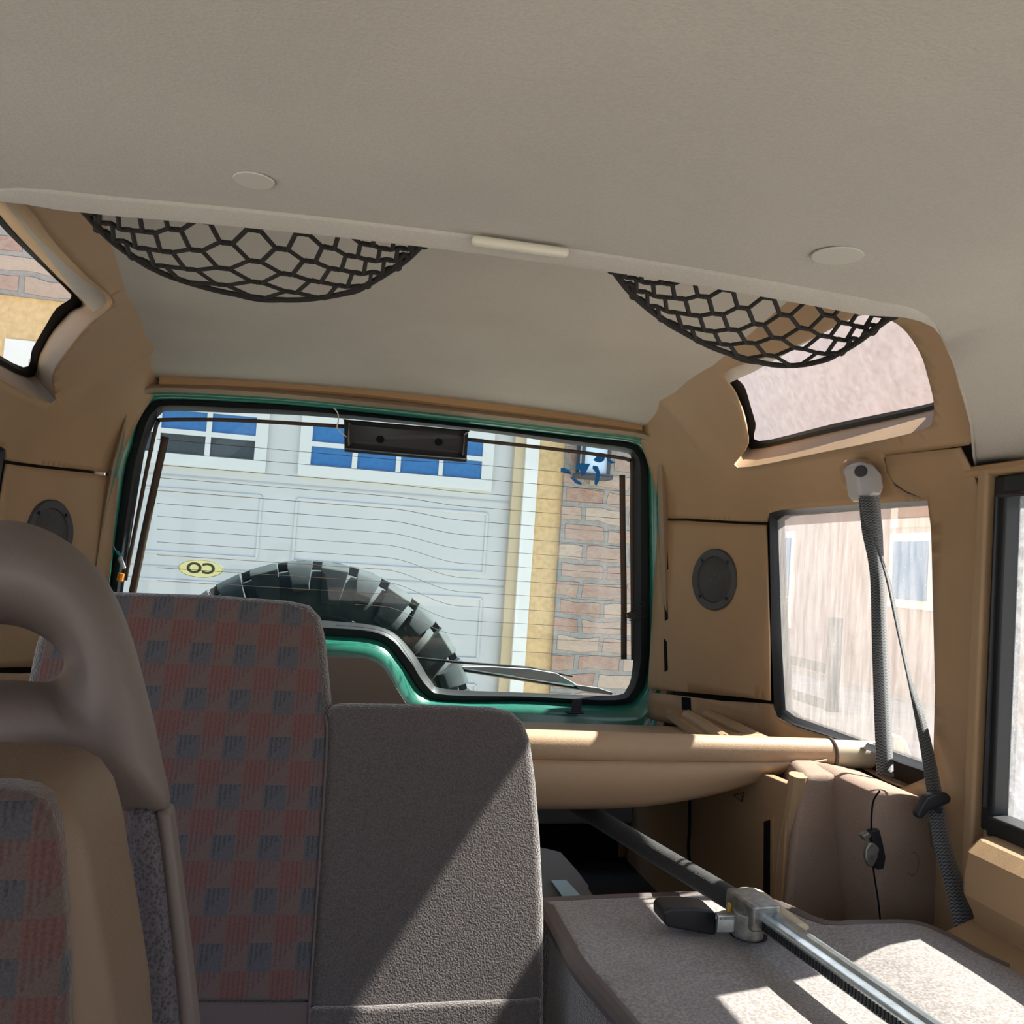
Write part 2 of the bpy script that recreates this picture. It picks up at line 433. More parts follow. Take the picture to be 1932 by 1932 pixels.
# ---- headliner (front part, lower)
def zh(d):
    if d < .42: return .337-.012*(d/.42)**2
    q = (d-.42)/.40; return .325-.135*min(q, 1)**2.2
YE = [(0, .922), (.44, .922), (.475, .929), (.52, .961), (.57, 1.009), (.62, 1.055), (.65, 1.087), (.695, 1.13), (.737, 1.17), (.794, 1.234), (.83, 1.27)]
def ye(d):
    d = max(d, 0)
    for (a, b), (c, e_) in zip(YE, YE[1:]):
        if d <= c: return b+(e_-b)*(d-a)/(c-a)
    return YE[-1][1]
NS = 60; rows = []
NYc = 22
ds = [-.82+1.64*i/NS for i in range(NS+1)]
ceil = thing('ceiling', None, None, (CX, .9, H+.33), kind='structure')
vs = []; fs = []; NYc = 22
for d in ds:
    y1 = ye(abs(d)-(.05 if d < 0 else 0))
    for j in range(NYc):
        y = -.95+(y1+.95)*j/(NYc-1); vs.append((CX+d, y, H+zh(abs(d))-.006*math.sin(3*y)-(.05*(-y-.3) if y < -.3 else 0)))
    # lip: rolls down slightly, then up behind
    zb = zh(abs(d))
    k = max(0, 1-max(0, abs(d)-.42-(.05 if d < 0 else 0))/.12); q = .1+.9*k
    vs.append((CX+d, y1+.001, H+zb-.006*k)); vs.append((CX+d, y1+.013*q, H+zb-.010*k)); vs.append((CX+d, y1+.025*q, H+zb-.012*k)); vs.append((CX+d, y1+.029*q, H+zb+.002)); vs.append((CX+d, y1+.04*q, H+zb+.13*k+.02))
nn = NYc+5
for i in range(NS):
    for j in range(nn-1): fs.append((i*nn+j, i*nn+j+1, (i+1)*nn+j+1, (i+1)*nn+j))
obj('headliner_front', vs, fs, HEAD, ceil, solid=.004)
# raised part behind the lip
vs = []; fs = []; NA, NB = 30, 24
def zr(d, Y):
    t = max(0, (Y-1.75)/.55)
    return .505-.055*min(max((Y-.95)/.8, 0), 1)**1.0-.055*t**2.0-.02*(abs(d)/.6)**2
for i in range(NA+1):
    d = -.66+1.32*i/NA
    for j in range(NB+1):
        Y = .95+(2.31-.95)*j/NB; vs.append((CX+d, Y, H+zr(d, Y)))
for i in range(NA):
    for j in range(NB): fs.append((i*(NB+1)+j, i*(NB+1)+j+1, (i+1)*(NB+1)+j+1, (i+1)*(NB+1)+j))
obj('headliner_rear', vs, fs, HEAD, ceil, solid=.004, offs=1)
# outer steel roof, unseen; added to block the sun above the headliner
vs = []; fs = []
for i in range(21):
    d = -.755+1.51*i/20; zz = .60-.03*abs(d/.755)**4
    for Y in (.90, 2.5): vs.append((CX+d, Y, H+zz))
for i in range(20): fs.append((2*i, 2*i+1, 2*i+3, 2*i+2))
obj('roof_skin', vs, fs, GREEN, ceil, solid=.01)
# caps in the headliner
for nm, (cx_, cy_), rx in (('trim_cap', (479, 338), 36), ('trim_cap', (1580, 489), 31)):
    c = PZ(cx_, cy_, .3265 if cx_ < 1000 else .321)
    if cx_ < 1000: c = PZ(cx_, cy_, .327)
    r = (PZ(cx_+rx, cy_+rx*.12, .325)-c).length
    dv = CX-c.x
    c.z = H+zh(abs(dv))-.006*math.sin(3*c.y)-.0024
    ring = [c+V((math.cos(a)*r, math.sin(a)*r, 0)) for a in [i*math.pi/16 for i in range(32)]]
    l2 = [c+V((math.cos(a)*r*.96, math.sin(a)*r*.96, -.0012)) for a in [i*math.pi/16 for i in range(32)]]
    loft(nm, [ring, l2], LID, ceil, cap1=True)
# dome lamp slot under the lip
a0 = PZ(893, 452, .322); b0 = PZ(1076, 478, .322)
mb = MB(); c = (a0+b0)/2; mb.box(c+V((0, .010, .003)), ((b0-a0).x, .012, .010)); 
lampo = mb.build('interior_lamp', mat('lamp_lens', (.62, .58, .48), .35), None, bevel=.004); tag(lampo, 'slim cream interior lamp lens set under the ceiling lip between the two nets', 'lamp')

# rear header rail (tan) between ceiling and tailgate opening
door = thing('door_1', None, None, (CX, 2.3, H-.9), kind='structure')
top = [(300, 700), (450, 704), (600, 712), (750, 726), (900, 745), (1050, 764), (1212, 787)]
mid = [(300, 712), (450, 716), (600, 725), (750, 739), (900, 757), (1050, 777), (1212, 800)]
bot = [(300, 724), (450, 728), (600, 737), (750, 751), (900, 770), (1050, 788), (1212, 811)]
loft('header_rail', [crs([PY(x, y-8, 2.27) for x, y in top], 4), crs([PY(x, y, 2.26) for x, y in top], 4), crs([PY(x, y, 2.275) for x, y in mid], 4), crs([PY(x, y, 2.27) for x, y in bot], 4), crs([PY(x, y+8, 2.30) for x, y in bot], 4)], TAN2, door, closed=False, sharp=15)

# ---- tailgate loops; matching key points, clockwise from bottom left
def LP(pts, Y, n=5): return crs([PY(x, y, Y) for x, y in pts], n, True)
SO = [(150, 1330), (163, 1180), (182, 1040), (206, 893), (219, 842), (240, 760), (255, 735), (285, 724), (435, 728), (600, 742), (900, 773), (1100, 797), (1209, 811), (1243, 826), (1256, 865), (1259, 974), (1268, 1200), (1268, 1290), (1254, 1400), (1180, 1440), (1000, 1430), (843, 1425), (740, 1420), (700, 1420), (660, 1420), (615, 1420), (500, 1415), (300, 1400)]
GO = [(168, 1330), (178, 1180), (186, 1060), (215, 893), (228, 842), (247, 775), (266, 752), (296, 740), (435, 745), (600, 757), (900, 788), (1100, 812), (1200, 824), (1230, 840), (1240, 872), (1243, 974), (1250, 1200), (1247, 1290), (1232, 1390), (1180, 1425), (1000, 1415), (843, 1410), (740, 1405), (700, 1405), (660, 1405), (615, 1400), (500, 1395), (300, 1380)]
G2 = [(186, 1320), (193, 1180), (203, 1060), (227, 893), (240, 842), (255, 782), (274, 757), (302, 747), (435, 752), (600, 763), (900, 796), (1100, 820), (1194, 831), (1222, 846), (1234, 874), (1238, 974), (1243, 1200), (1240, 1290), (1222, 1345), (1180, 1362), (1000, 1348), (880, 1341), (770, 1330), (735, 1268), (700, 1241), (615, 1228), (500, 1224), (300, 1216)]
G3 = [(196, 1250), (200, 1180), (210, 1060), (232, 893), (246, 842), (261, 786), (280, 761), (308, 751), (435, 756), (600, 767), (900, 800), (1100, 823), (1188, 833), (1214, 848), (1226, 876), (1231, 974), (1235, 1200), (1229, 1280), (1208, 1318), (1165, 1334), (1000, 1327), (850, 1326), (790, 1306), (750, 1246), (712, 1214), (615, 1202), (500, 1198), (300, 1190)]
BO = [(200, 1240), (204, 1180), (214, 1060), (236, 893), (250, 842), (264, 790), (283, 765), (311, 755), (435, 759), (600, 770), (900, 803), (1100, 826), (1185, 836), (1209, 851), (1221, 878), (1223, 974), (1224, 1200), (1219, 1270), (1203, 1312), (1163, 1330), (1000, 1322), (846, 1322), (800, 1308), (758, 1250), (715, 1208), (614, 1198), (500, 1194), (300, 1186)]
BI = [(222, 1200), (228, 1150), (240, 1060), (266, 893), (276, 842), (291, 800), (303, 782), (325, 775), (435, 779), (600, 786), (883, 812), (1100, 842), (1178, 854), (1191, 864), (1195, 882), (1195, 974), (1195, 1200), (1193, 1262), (1183, 1298), (1154, 1312), (1000, 1307), (843, 1300), (812, 1283), (778, 1230), (725, 1185), (615, 1171), (500, 1167), (300, 1159)]
SOo = [(x+(x-740)*.012, y+(y-1080)*.012) for x, y in SO]
loft('seal_trim', [LP(SOo, 2.33), LP(SO, 2.285), LP([((a[0]+b[0])/2, (a[1]+b[1])/2) for a, b in zip(SO, GO)], 2.272), LP(GO, 2.29)], SEALF, door, sharp=70)
loft('painted_frame', [LP(GO, 2.292), LP([(x*.5+u*.5, y*.5+v*.5) for (x, y), (u, v) in zip(GO, G2)], 2.315), LP(G2, 2.315), LP([(x*.5+u*.5, y*.5+v*.5) for (x, y), (u, v) in zip(BO, G2)], 2.322), LP(BO, 2.362)], GREEN, door, sharp=75)
win = thing('window_1', None, None, (CX, 2.37, H-.3), kind='structure')
loft('window_seal', [LP(BO, 2.366), LP(BO, 2.352), LP([(x*.5+u*.5, y*.5+v*.5) for (x, y), (u, v) in zip(BI, BO)], 2.345), LP(BI, 2.366), LP(BI, 2.385)], BLACK, win, sharp=50)
bi = LP(BI, 2.372, 3)
obj('glass_pane', bi, [tuple(range(len(bi)))], GLREAR, win, smooth=False)
# demister: busbars and wires printed on the glass
def strip(name, pts, wpx, Y, m_, parent, th=.001):
    P3 = [PY(x, y, Y) for x, y in pts]; hw = wpx/F*Y/2
    P3 = crs(P3, 5); L_, R_ = [], []
    for i, p in enumerate(P3):
        t = (P3[min(i+1, len(P3)-1)]-P3[max(i-1, 0)]).normalized(); s_ = t.cross(V((0, 1, 0))).normalized()*hw
        L_.append(p+s_); R_.append(p-s_)
    vs = []
    for a_, b_ in zip(L_, R_): vs += [a_, b_]
    return obj(name, vs, [(2*i, 2*i+1, 2*i+3, 2*i+2) for i in range(len(L_)-1)], m_, parent, solid=th)
GY = 2.368
strip('busbar', [(312, 824), (292, 915), (272, 1010), (250, 1118), (243, 1150)], 13, GY, DOTS, win)
strip('busbar', [(1174, 896), (1175, 1000), (1177, 1120), (1177, 1244)], 12, GY, DOTS, win)
strip('border_strip', [(236, 1095), (255, 1000), (276, 890), (292, 815), (298, 797), (312, 792), (450, 793), (655, 805)], 7, GY, DOTS, win)
strip('border_strip', [(880, 829), (1000, 842), (1100, 854), (1165, 863), (1186, 868), (1192, 880), (1192, 1000), (1194, 1245)], 7, GY, DOTS, win)
xd0 = PY(730, 1000, GY).x; xd1 = PY(875, 1000, GY).x
for k in range(14):
    yl = 827+24.3*k; yr = 901+26*k
    a = PY(296, yl+1, GY); b = PY(1174, yr, GY)
    if yl > 1135: a = PY(640, 1150+24*(k-12), GY)
    pts = []
    for i in range(41):
        t = i/40; x = a.x+(b.x-a.x)*t; q = min(max((x-xd0)/(xd1-xd0), 0), 1); q = q*q*(3-2*q)
        pts.append(V((x, GY, a.z+(b.z-a.z)*q)))
    if k == 13: pts = pts[24:]
    if k == 12: pts = pts[16:]
    tube('heater_wire', pts, .0006, DOTS, win, seg=4)
# tailgate card and lower inner panels
card = [(560, 1243), (640, 1240), (688, 1241), (712, 1250), (727, 1264), (765, 1326), (800, 1380), (1000, 1405), (1180, 1420), (1230, 1500), (1215, 1560), (1210, 1740), (560, 1740)]
prism('inner_card', [PY(x, y, 2.262) for x, y in card], (0, .02, 0), mat('tailgate_card', (.22, .17, .13), .8, grain=.3), door)
prism('card_ledge', [PY(x, y, 2.19) for x, y in [(900, 1495), (1175, 1495), (1196, 1515), (1200, 1545), (1196, 1556), (900, 1558)]], (0, .09, 0), mat('grey_tan_ledge', (.21, .20, .18), .7), door, bevel=.01)
prism('card_pocket', [PY(x, y, 2.2) for x, y in [(900, 1558), (1165, 1560), (1168, 1600), (1163, 1660), (1145, 1688), (1110, 1705), (900, 1715)]], (0, .05, 0), DARK, door, bevel=.004)
prism('card_lower', [PY(x, y, 2.24) for x, y in [(900, 1540), (1203, 1540), (1203, 1800), (900, 1800)]], (0, .05, 0), TAN, door)
# hook on the tailgate ledge
hk = MB(); c = PY(1088, 1335, 2.30)
hk.box(PY(1088, 1331, 2.302), (.026, .006, .034)); hk.box(PY(1084, 1344, 2.297), (.046, .02, .006))
hk.build('latch_hook', BLACKP, door, bevel=.002)
door_plate = prism('scuffed_flange', [PY(x, y, 2.275) for x, y in [(1010, 1368), (1225, 1372), (1215, 1395), (1010, 1392)]], (0, .02, 0), GREEN, door)

# ---- side walls: trim panels on the curved side surface, alpine and quarter windows
def spl(pts, n=1):
    l = [SP(x, y) for x, y in pts]
    return l
alp_in = crs([V((*SP(x, y), 0)) for x, y in [(1370, 702), (1450, 672), (1540, 636), (1620, 596), (1665, 597), (1705, 618), (1738, 665), (1757, 715), (1764, 760), (1763, 790), (1752, 806), (1700, 822), (1560, 852), (1392, 882), (1412, 838), (1404, 790), (1392, 745)]], 4, True)
alp_in = [(p.x, p.y) for p in alp_in]
# glass plane of the alpine light: leans in towards the roof
GP0 = V((1.01, 2.0, .33)); GN = V((1.0, 0, .5)).normalized()
def GP(px, py, d=0): return PP(px, py, GP0+GN*d, GN)
alp_gl = [GP(x, y) for x, y in [(1383, 700), (1460, 668), (1545, 632), (1620, 594), (1670, 590), (1715, 610), (1746, 660), (1768, 712), (1775, 735), (1775, 745), (1764, 758), (1700, 773), (1570, 800), (1432, 832), (1426, 800), (1416, 765), (1404, 728)]]
alp_gl = crs(alp_gl, 4, True)
alp_seal = crs([GP(x, y, -.008) for x, y in [(1362, 708), (1448, 668), (1535, 628), (1615, 588), (1672, 584), (1722, 606), (1756, 656), (1782, 712), (1792, 735), (1792, 765), (1768, 771), (1702, 787), (1572, 815), (1418, 847), (1411, 805), (1400, 765), (1378, 728)]], 4, True)
q_in = [(1452, 968), (1475, 962), (1600, 953), (1700, 947), (1756, 944), (1762, 1000), (1770, 1300), (1768, 1462), (1700, 1440), (1600, 1400), (1500, 1368), (1462, 1352), (1456, 1200)]
q_in = [SP(x, y) for x, y in q_in]
QX = 1.02
q_gl = [PX(x, y, QX) for x, y in [(1467, 982), (1480, 973), (1600, 963), (1700, 955), (1760, 951), (1766, 1000), (1778, 1300), (1776, 1450), (1700, 1424), (1600, 1388), (1500, 1352), (1482, 1338), (1474, 1200)]]
def mir(l): return [V((2*CX-p.x, p.y, p.z)) for p in l]
for sgn, nm in ((1, 'wall_right'), (-1, 'wall_left')):
    W = thing(nm, None, None, (CX+sgn*.82, 1.7, H-.9), kind='structure')
    M = (lambda l: l) if sgn > 0 else mir
    # alpine surround / upper trim
    up_ = [(2.318, .36), (2.318, SP(1262, 978)[1])]
    up_ += spl([(1300, 978), (1380, 983), (1448, 985)])
    up_ += [q_in[0], q_in[1], q_in[2], q_in[3], q_in[4]]
    up_ += spl([(1712, 930), (1690, 916), (1676, 894), (1670, 864), (1740, 852), (1830, 839)])
    yf = up_[-1][0]
    up_ += [(yf-.05, up_[-1][1]+.012), (yf-.13, .27), (yf-.17, .32), (yf-.18, .40), (yf-.16, .50), (1.3, .52), (1.9, .52), (2.1, .50), (2.318, .47)]
    # cut corners: remove the point that is also the quarter window corner
    sheet('upper_trim', densify(up_, .015), [alp_in], side_fn(sgn), .015, TAN, W, solid=.004, sharp=50)
    sp_l = [(2.316, SP(1262, 983)[1])]+spl([(1300, 983), (1380, 988), (1449, 991), (1455, 1200), (1458, 1322)])+[(2.316, SP(1266, 1308)[1])]
    sheet('speaker_panel', densify(sp_l, .03), [], side_fn(sgn, -.004), .03, TAN, W, solid=.004)
    lo = [(2.316, SP(1266, 1314)[1]), *spl([(1360, 1322), (1458, 1328), (1465, 1352), (1500, 1370), (1600, 1402)]), (1.72, -.40), (2.316, -.40)]
    sheet('corner_trim', densify(lo, .03), [], side_fn(sgn), .03, TAN, W, solid=.004)
    pl_ = spl([(1674, 860), (1680, 893), (1694, 912), (1714, 926)])+[(q_in[4][0], q_in[4][1]), q_in[5], q_in[6], q_in[7]]
    pl_ += [(q_in[7][0]+.15, q_in[7][1]-.08), (1.5, -.95), (1.19, -.95), (1.19, -.3), (1.215, .0), (1.235, .12), (1.25, SP(1832, 843)[1])]
    sheet('pillar_trim', densify(pl_, .03), [], side_fn(sgn, -.003), .03, TAN, W, solid=.004)
    # reveals from trim edge out to the glass, and rubber seals
    fn = side_fn(sgn)
    inn = [fn(*p) for p in alp_in]
    loft('alpine_reveal', [inn, [a_.lerp(b_, .5) for a_, b_ in zip(inn, M(alp_seal))], M(alp_seal)], TAN, W, sharp=60)
    Wn = thing('window_2' if sgn > 0 else 'window_3', None, None, (CX+sgn*.82, 1.7, H+.33), kind='structure')
    loft('window_seal', [M(alp_seal), [p-V((sgn*.004, 0, 0)) for p in [a_.lerp(b_, .5) for a_, b_ in zip(M(alp_seal), M(alp_gl))]], M(alp_gl)], BLACK, Wn)
    gl = M(alp_gl); obj('glass_pane', gl, [tuple(range(len(gl)))], GLDUST2 if sgn > 0 else GLCLEAR, Wn, smooth=False)
    qi = [fn(*p) for p in q_in]
    Wq = thing('window_4' if sgn > 0 else 'window_5', None, None, (CX+sgn*.84, 1.7, H-.29), kind='structure')
    qo = M(q_gl)
    if sgn > 0:
        qm = M([PX(x, y, QX-.012) for x, y in [(1458, 976), (1475, 967), (1600, 957), (1700, 949), (1764, 946), (1770, 1000), (1784, 1300), (1782, 1458), (1700, 1434), (1600, 1398), (1498, 1362), (1472, 1344), (1464, 1200)]])
        loft('window_seal', [qi, qm, qo], BLACK, Wq, sharp=60)
    else: loft('window_seal', [qi, qo], BLACK, Wq, sharp=60)
    obj('glass_pane', qo, [tuple(range(len(qo)))], GLDUST, Wq, smooth=False)
    # outer body skin with the window holes
    holes = [[(p.y, p.z-H) for p in alp_seal], [(p.y, p.z-H) for p in q_gl]]
    dr = [(1.20, .16), (1.20, -.34), (.30, -.34), (.30, .16)]
    def skin(Y, z, sgn=sgn):
        X = 1.035-max(0, z-.28)*.5-max(0, Y-2.2)*.5
        return V((CX+sgn*(X-CX), Y, z+H))
    sheet('body_skin', densify([(2.42, -1.1), (.28, -1.1), (.28, .18), (.9, .19), (1.1, .3), (1.1, .585), (2.42, .57)], .06), holes+[dr], skin, .08, LINER, W, solid=.008, offs=0)
    # shelf below the quarter window
    sh = [V((.885, 2.22, H-.36)), V((1.03, 2.22, H-.36)), V((1.03, 1.60, H-.36)), V((.80, 1.60, H-.36))]
    if sgn < 0: sh = mir(sh)
    prism('side_shelf', sh, (0, 0, -.02), TAN, W)
    if sgn > 0:
        ribs = [[(1298, 1352), (1330, 1372), (1368, 1400)], [(1335, 1352), (1375, 1369), (1440, 1402)], [(1378, 1352), (1425, 1366), (1510, 1400)], [(1425, 1353), (1470, 1363), (1580, 1402)], [(1468, 1358), (1520, 1373), (1640, 1420)]]
        for r_ in ribs:
            tube('shelf_rib', crs([PZ(x, y, -.358) for x, y in r_], 4), .017, TAN, W, flat=1, seg=10)
        prism('cargo_side_panel', [V((.80, 2.22, H-.45)), V((.80, 1.78, H-.37)), V((.80, 1.44, H-.352)), V((.80, 1.44, H-.78)), V((.80, 2.22, H-.78))], (.02, 0, 0), TAN, W, bevel=.003)
        prism('cargo_corner_panel', [PY(x, y, 2.22) for x, y in [(1202, 1500), (1245, 1400), (1300, 1400), (1300, 1800), (1202, 1800)]], (0, .04, 0), mat('grey_tan_panel', (.20, .17, .14), .8), W)
        prism('slot', [PX(x, y, .7965) for x, y in [(1441, 1550), (1452, 1547), (1451, 1765), (1439, 1765)]], (.004, 0, 0), DARK, W)
        prism('slot_frame', [PX(x, y, .798) for x, y in [(1432, 1540), (1458, 1537), (1458, 1765), (1430, 1765)]], (.0025, 0, 0), TAN2, W)
        tube('panel_column', crs([PX(x, y, .815) for x, y in [(1506, 1462), (1498, 1520), (1484, 1600), (1476, 1700), (1472, 1800)]], 4), .016, TAN, W)
        # dark cable in the panel joint and the printed triangle
        tube('dark_cable', crs([PX(x, y, .79) for x, y in [(1301, 1500), (1301, 1560), (1299, 1600), (1302, 1628), (1312, 1650)]], 4), .0035, DARK, W, seg=6)
        mk = MB(); A, B, C_ = PX(1383, 1500, .795), PX(1404, 1495, .795), PX(1400, 1513, .795)
        for p, q in ((A, B), (B, C_), (C_, A), (PX(1400, 1500, .795), C_)): mk.tube([p, q], .0007, 4)
        mk.build('triangle_mark', BLACK, W)
        # little slots beside the tailgate seal
        for ya, yb in ((1018, 1078), (1112, 1172), (1205, 1268)):
            l_ = [side_fn(1, -.008)(*SP(x, y)) for x, y in [(1259, ya), (1265, ya+6), (1266, yb-4), (1261, yb)]]
            prism('clip_slot', l_, (.004, 0, 0), DARK, W)
        l_ = [side_fn(1, -.006)(*SP(x, y)) for x, y in [(1290, 1315), (1307, 1317), (1307, 1341), (1292, 1339)]]
        prism('socket', l_, (.004, 0, 0), DARK, W)
    else:
        prism('cargo_side_panel', mir([V((.80, 2.22, H-.45)), V((.80, 1.78, H-.37)), V((.80, 1.44, H-.352)), V((.80, 1.44, H-.78)), V((.80, 2.22, H-.78))]), (-.02, 0, 0), TAN, W, bevel=.003)
    # screw caps along the top trim
    for x, y in ((1340, 684),) if sgn > 0 else ((1340, 684), (1452, 640)):
        Y_, z_ = SP(x, y); c = fn(Y_, z_); c2 = fn(Y_+.014, z_); c3 = fn(Y_, z_+.014)
        nrm = (c2-c).cross(c3-c).normalized()
        cyl('screw_cap', c, nrm, .009, .003, TAN2, W, seg=16)
    # belt line body below windows for the doors
# floor of the car
fl = obj('floor', [(-.7, -.3, H-1.0), (1.06, -.3, H-1.0), (1.06, 2.4, H-1.0), (-.7, 2.4, H-1.0)], [(0, 1, 2, 3)], mat('car_floor_carpet', (.12, .10, .085), .95, grain=1, gscale=300), solid=.03, offs=-1); tag(fl, kind='structure')
lf = obj('load_floor', [(-.44, 1.45, H-.74), (.81, 1.45, H-.74), (.81, 2.28, H-.74), (-.44, 2.28, H-.74)], [(0, 1, 2, 3)], mat('load_carpet', (.14, .115, .095), .95), solid=.02, offs=-1); tag(lf, kind='structure')
bp = box('trim_1', (CX, 2.44, H-.75), (1.7, .04, .62), GREEN); tag(bp, kind='structure')

# ---- front doors, dashboard and left rear door: below the window line, unseen behind the camera, added to shade the front seats
for nm, x, ya, yb in (('door_3', -.66, -1.1, 1.2), ('door_4', 1.02, -1.1, .24)):
    o_ = box(nm, (x, (ya+yb)/2, H-.67), (.06, yb-ya, .60), TAN, bevel=.01); tag(o_, kind='structure')
    o_ = box('trim_3', (x, .15, H-.09), (.05, .09, .56), TAN, bevel=.01); tag(o_, kind='structure')
o_ = box('trim_2', (CX, -1.15, H-.66), (1.7, .40, .62), mat('dashboard_plastic', (.05, .045, .04), .7), bevel=.03); tag(o_, kind='structure')

# ---- rear passenger door on the right
d2 = thing('door_2', None, None, (1.02, .8, H-.95), kind='structure')
DXX = 1.0
def DP(l, X=DXX): return [PX(x, y, X) for x, y in l]
# frame strips: outer edge beside the pillar, window channel
ed_t = PX(1872, 893, 1.0); ed_b = PX(1868, 1560, 1.0)
mb = MB()
fz0, fz1 = -.34, .165
mb.box((1.0, 1.2195, H+(.19-.95)/2+.0), (.05, .023, .19+.95)); mb.box((1.0, .70, H+.1835), (.05, 1.014, .013))
mb.build('door_frame', TAN, d2, bevel=.006)
mb = MB()
mb.box((1.004, 1.194, H-.09), (.034, .026, .53)); mb.box((.997, .69, H+.162), (.034, .98, .026)); mb.box((1.0, .69, H-.342), (.05, .98, .03))
mb.build('window_channel', BLACK, d2, bevel=.004)
tube('channel_lip', [(.985, 1.194, H-.32), (.985, 1.194, H+.145), (.983, .30, H+.145)], .004, BLACKP, d2, seg=6)
obj('glass_pane', [(1.012, 1.19, H-.33), (1.012, .26, H-.33), (1.012, .26, H+.16), (1.012, 1.19, H+.16)], [(0, 1, 2, 3)], GLFROST, d2, smooth=False)
# door card: ledge, recess, armrest
prof = [(.985, -.352), (.955, -.356), (.935, -.372), (.930, -.40), (.930, -.43), (.945, -.455), (.95, -.47), (.90, -.49), (.885, -.505), (.885, -.53), (.90, -.56), (.935, -.60), (.945, -.66), (.945, -.95)]
loft('door_card', [[V((x, 1.165, H+z)) for x, z in prof], [V((x-.01, 1.150, H+z)) for x, z in prof], [V((x-.01, .25, H+z)) for x, z in prof]], TAN, d2, closed=False, sharp=28)
prism('door_card_end', [V((x, 1.165, H+z)) for x, z in prof]+[V((1.03, 1.165, H-.95)), V((1.03, 1.165, H-.352))], (0, -.02, 0), TAN, d2)
# cant rail joint between headliner and door
tube('cant_rail_seal', [(.985, 1.262, H+.185), (.985, 1.0, H+.188), (.985, .3, H+.188)], .010, TAN2, d2, seg=8)

# ================================================================ THINGS
# ---- cargo nets
def net(A, B, rimpx, nc, nr, label, drop):
    A = V(A); B = V(B); ux = (B-A)
    n = len(rimpx); rp = []
    for i, (x, y) in enumerate(rimpx): rp.append(PZ(x, y, nz_-drop*math.sin(math.pi*i/(n-1))))
    rp[0] = A.copy(); rp[-1] = B.copy(); rp = crs(rp, 6)
    cum = [0]
    for a, b in zip(rp, rp[1:]): cum.append(cum[-1]+(b-a).length)
    def rim_p(u):
        t = min(max(u, 0), 1)*cum[-1]
        for k in range(len(rp)-1):
            if t <= cum[k+1]: return rp[k].lerp(rp[k+1], (t-cum[k])/max(1e-9, cum[k+1]-cum[k]))
        return rp[-1]
    root = thing('cargo_net', label, 'net', (A+B)/2, group='elastic ceiling nets')
    def P(u, r):
        r = r/nr; sh = math.sin(math.pi*min(max(u, 0), 1))
        f = A+ux*u; q = rim_p(u); p = f+(q-f)*r
        p.z += -.008*math.sin(math.pi*min(r, 1))*sh
        p.z += .003*math.sin(9*u+r*4)*r*sh
        return p
    def kk(c): 
        t = c/nc; return t+.035*math.sin(2*math.pi*t)*-1*.6
    mb = MB()
    for r in range(nr):
        for c in range(nc+1):
            for s_ in (-1, 1):
                u0 = kk(c+(.5 if r % 2 else 0)); u1 = kk(c+(.5 if r % 2 else 0)+.5*s_)
                if u0 < 0 or u0 > 1 or u1 < 0 or u1 > 1: continue
                p0 = P(u0, r); p1 = P(u1, r+1)
                h = (p1-p0)*.16; bend = V((ux.normalized().x*s_*.006, 0, 0))
                dx = ux.normalized()*(.006*s_)
                mb.tube(crs([p0, p0+dx, p0.lerp(p1, .5), p1-dx, p1], 4), .0027, 6)
    for r in range(0, nr+1):
        for c in range(nc+1):
            u0 = kk(c+(.5 if r % 2 else 0))
            if 0 <= u0 <= 1:
                p = P(u0, r); e_ = ux.normalized()*.006; mb.tube([p-e_, p, p+e_], [.002, .0032, .002], 6)
    mb.build('net_mesh', CORD, root)
    rim = [P(i/40, nr) for i in range(41)]
    tube('edge_cord', rim, .0038, CORD, root, seg=8)
    wv = [P(i/120, nr+.28*max(0, math.sin(i/120*nc*math.pi*1.0))) for i in range(121)]
    tube('binding_cord', wv, .0019, CORD, root, seg=6)
    tube('front_cord', [A, (A+B)/2, B], .003, CORD, root, seg=8)
    return root
nz_ = .338
a1 = PZ(118, 350, nz_); b1 = PZ(812, 446, nz_); yfix = (a1.y+b1.y)/2-.005
rim1 = [(118, 350), (168, 408), (210, 452), (260, 490), (315, 522), (400, 550), (470, 563), (540, 568), (600, 562), (670, 545), (735, 510), (775, 482), (812, 446)]
net((a1.x, yfix, a1.z), (b1.x, yfix, b1.z), rim1, 9, 7, 'black elastic cargo net hanging under the ceiling on the left, above the rear window', .012)
a2 = PZ(1138, 492, nz_); b2 = PZ(1755, 572, nz_)
rim2 = [(1138, 492), (1190, 550), (1250, 602), (1300, 635), (1350, 662), (1420, 683), (1480, 690), (1545, 680), (1610, 648), (1660, 612), (1700, 588), (1755, 572)]
net((a2.x, yfix, a2.z), (b2.x, yfix, b2.z), rim2, 9, 7, 'black elastic cargo net hanging in front of the right alpine window', .055)

# ---- rear bench backrest (upright part)
SN = V((0, -math.cos(math.radians(22)), math.sin(math.radians(22)))); S0 = V((0, 1.36, -.075))
def PS_(px, py, d=0): return PP(px, py, S0+SN*d, SN)
seat = thing('rear_bench', 'upright rear bench backrest with mauve velour and red and blue patterned insert', 'seat', (0, 1.15, H-1.0))
bump = [(-60, 2300), (20, 1500), (45, 1290), (62, 1210), (85, 1150), (118, 1122), (160, 1110), (215, 1109), (400, 1115), (545, 1126), (585, 1135), (606, 1158), (615, 1200), (628, 1330), (626, 1440), (600, 1700), (560, 2300)]
prism('backrest', [PS_(x, y) for x, y in bump], -SN*.12, MAUVE, seat, bevel=.022, seg=5)
low = [(560, 2300), (612, 1340), (626, 1327), (645, 1323), (800, 1325), (925, 1330), (965, 1338), (990, 1360), (1003, 1395), (1013, 1470), (1022, 1580), (1029, 1720), (1029, 1900), (1020, 2300)]
prism('middle_backrest', [PS_(x, y, .004) for x, y in low], -SN*.13, MAUVE, seat, bevel=.03, seg=6)
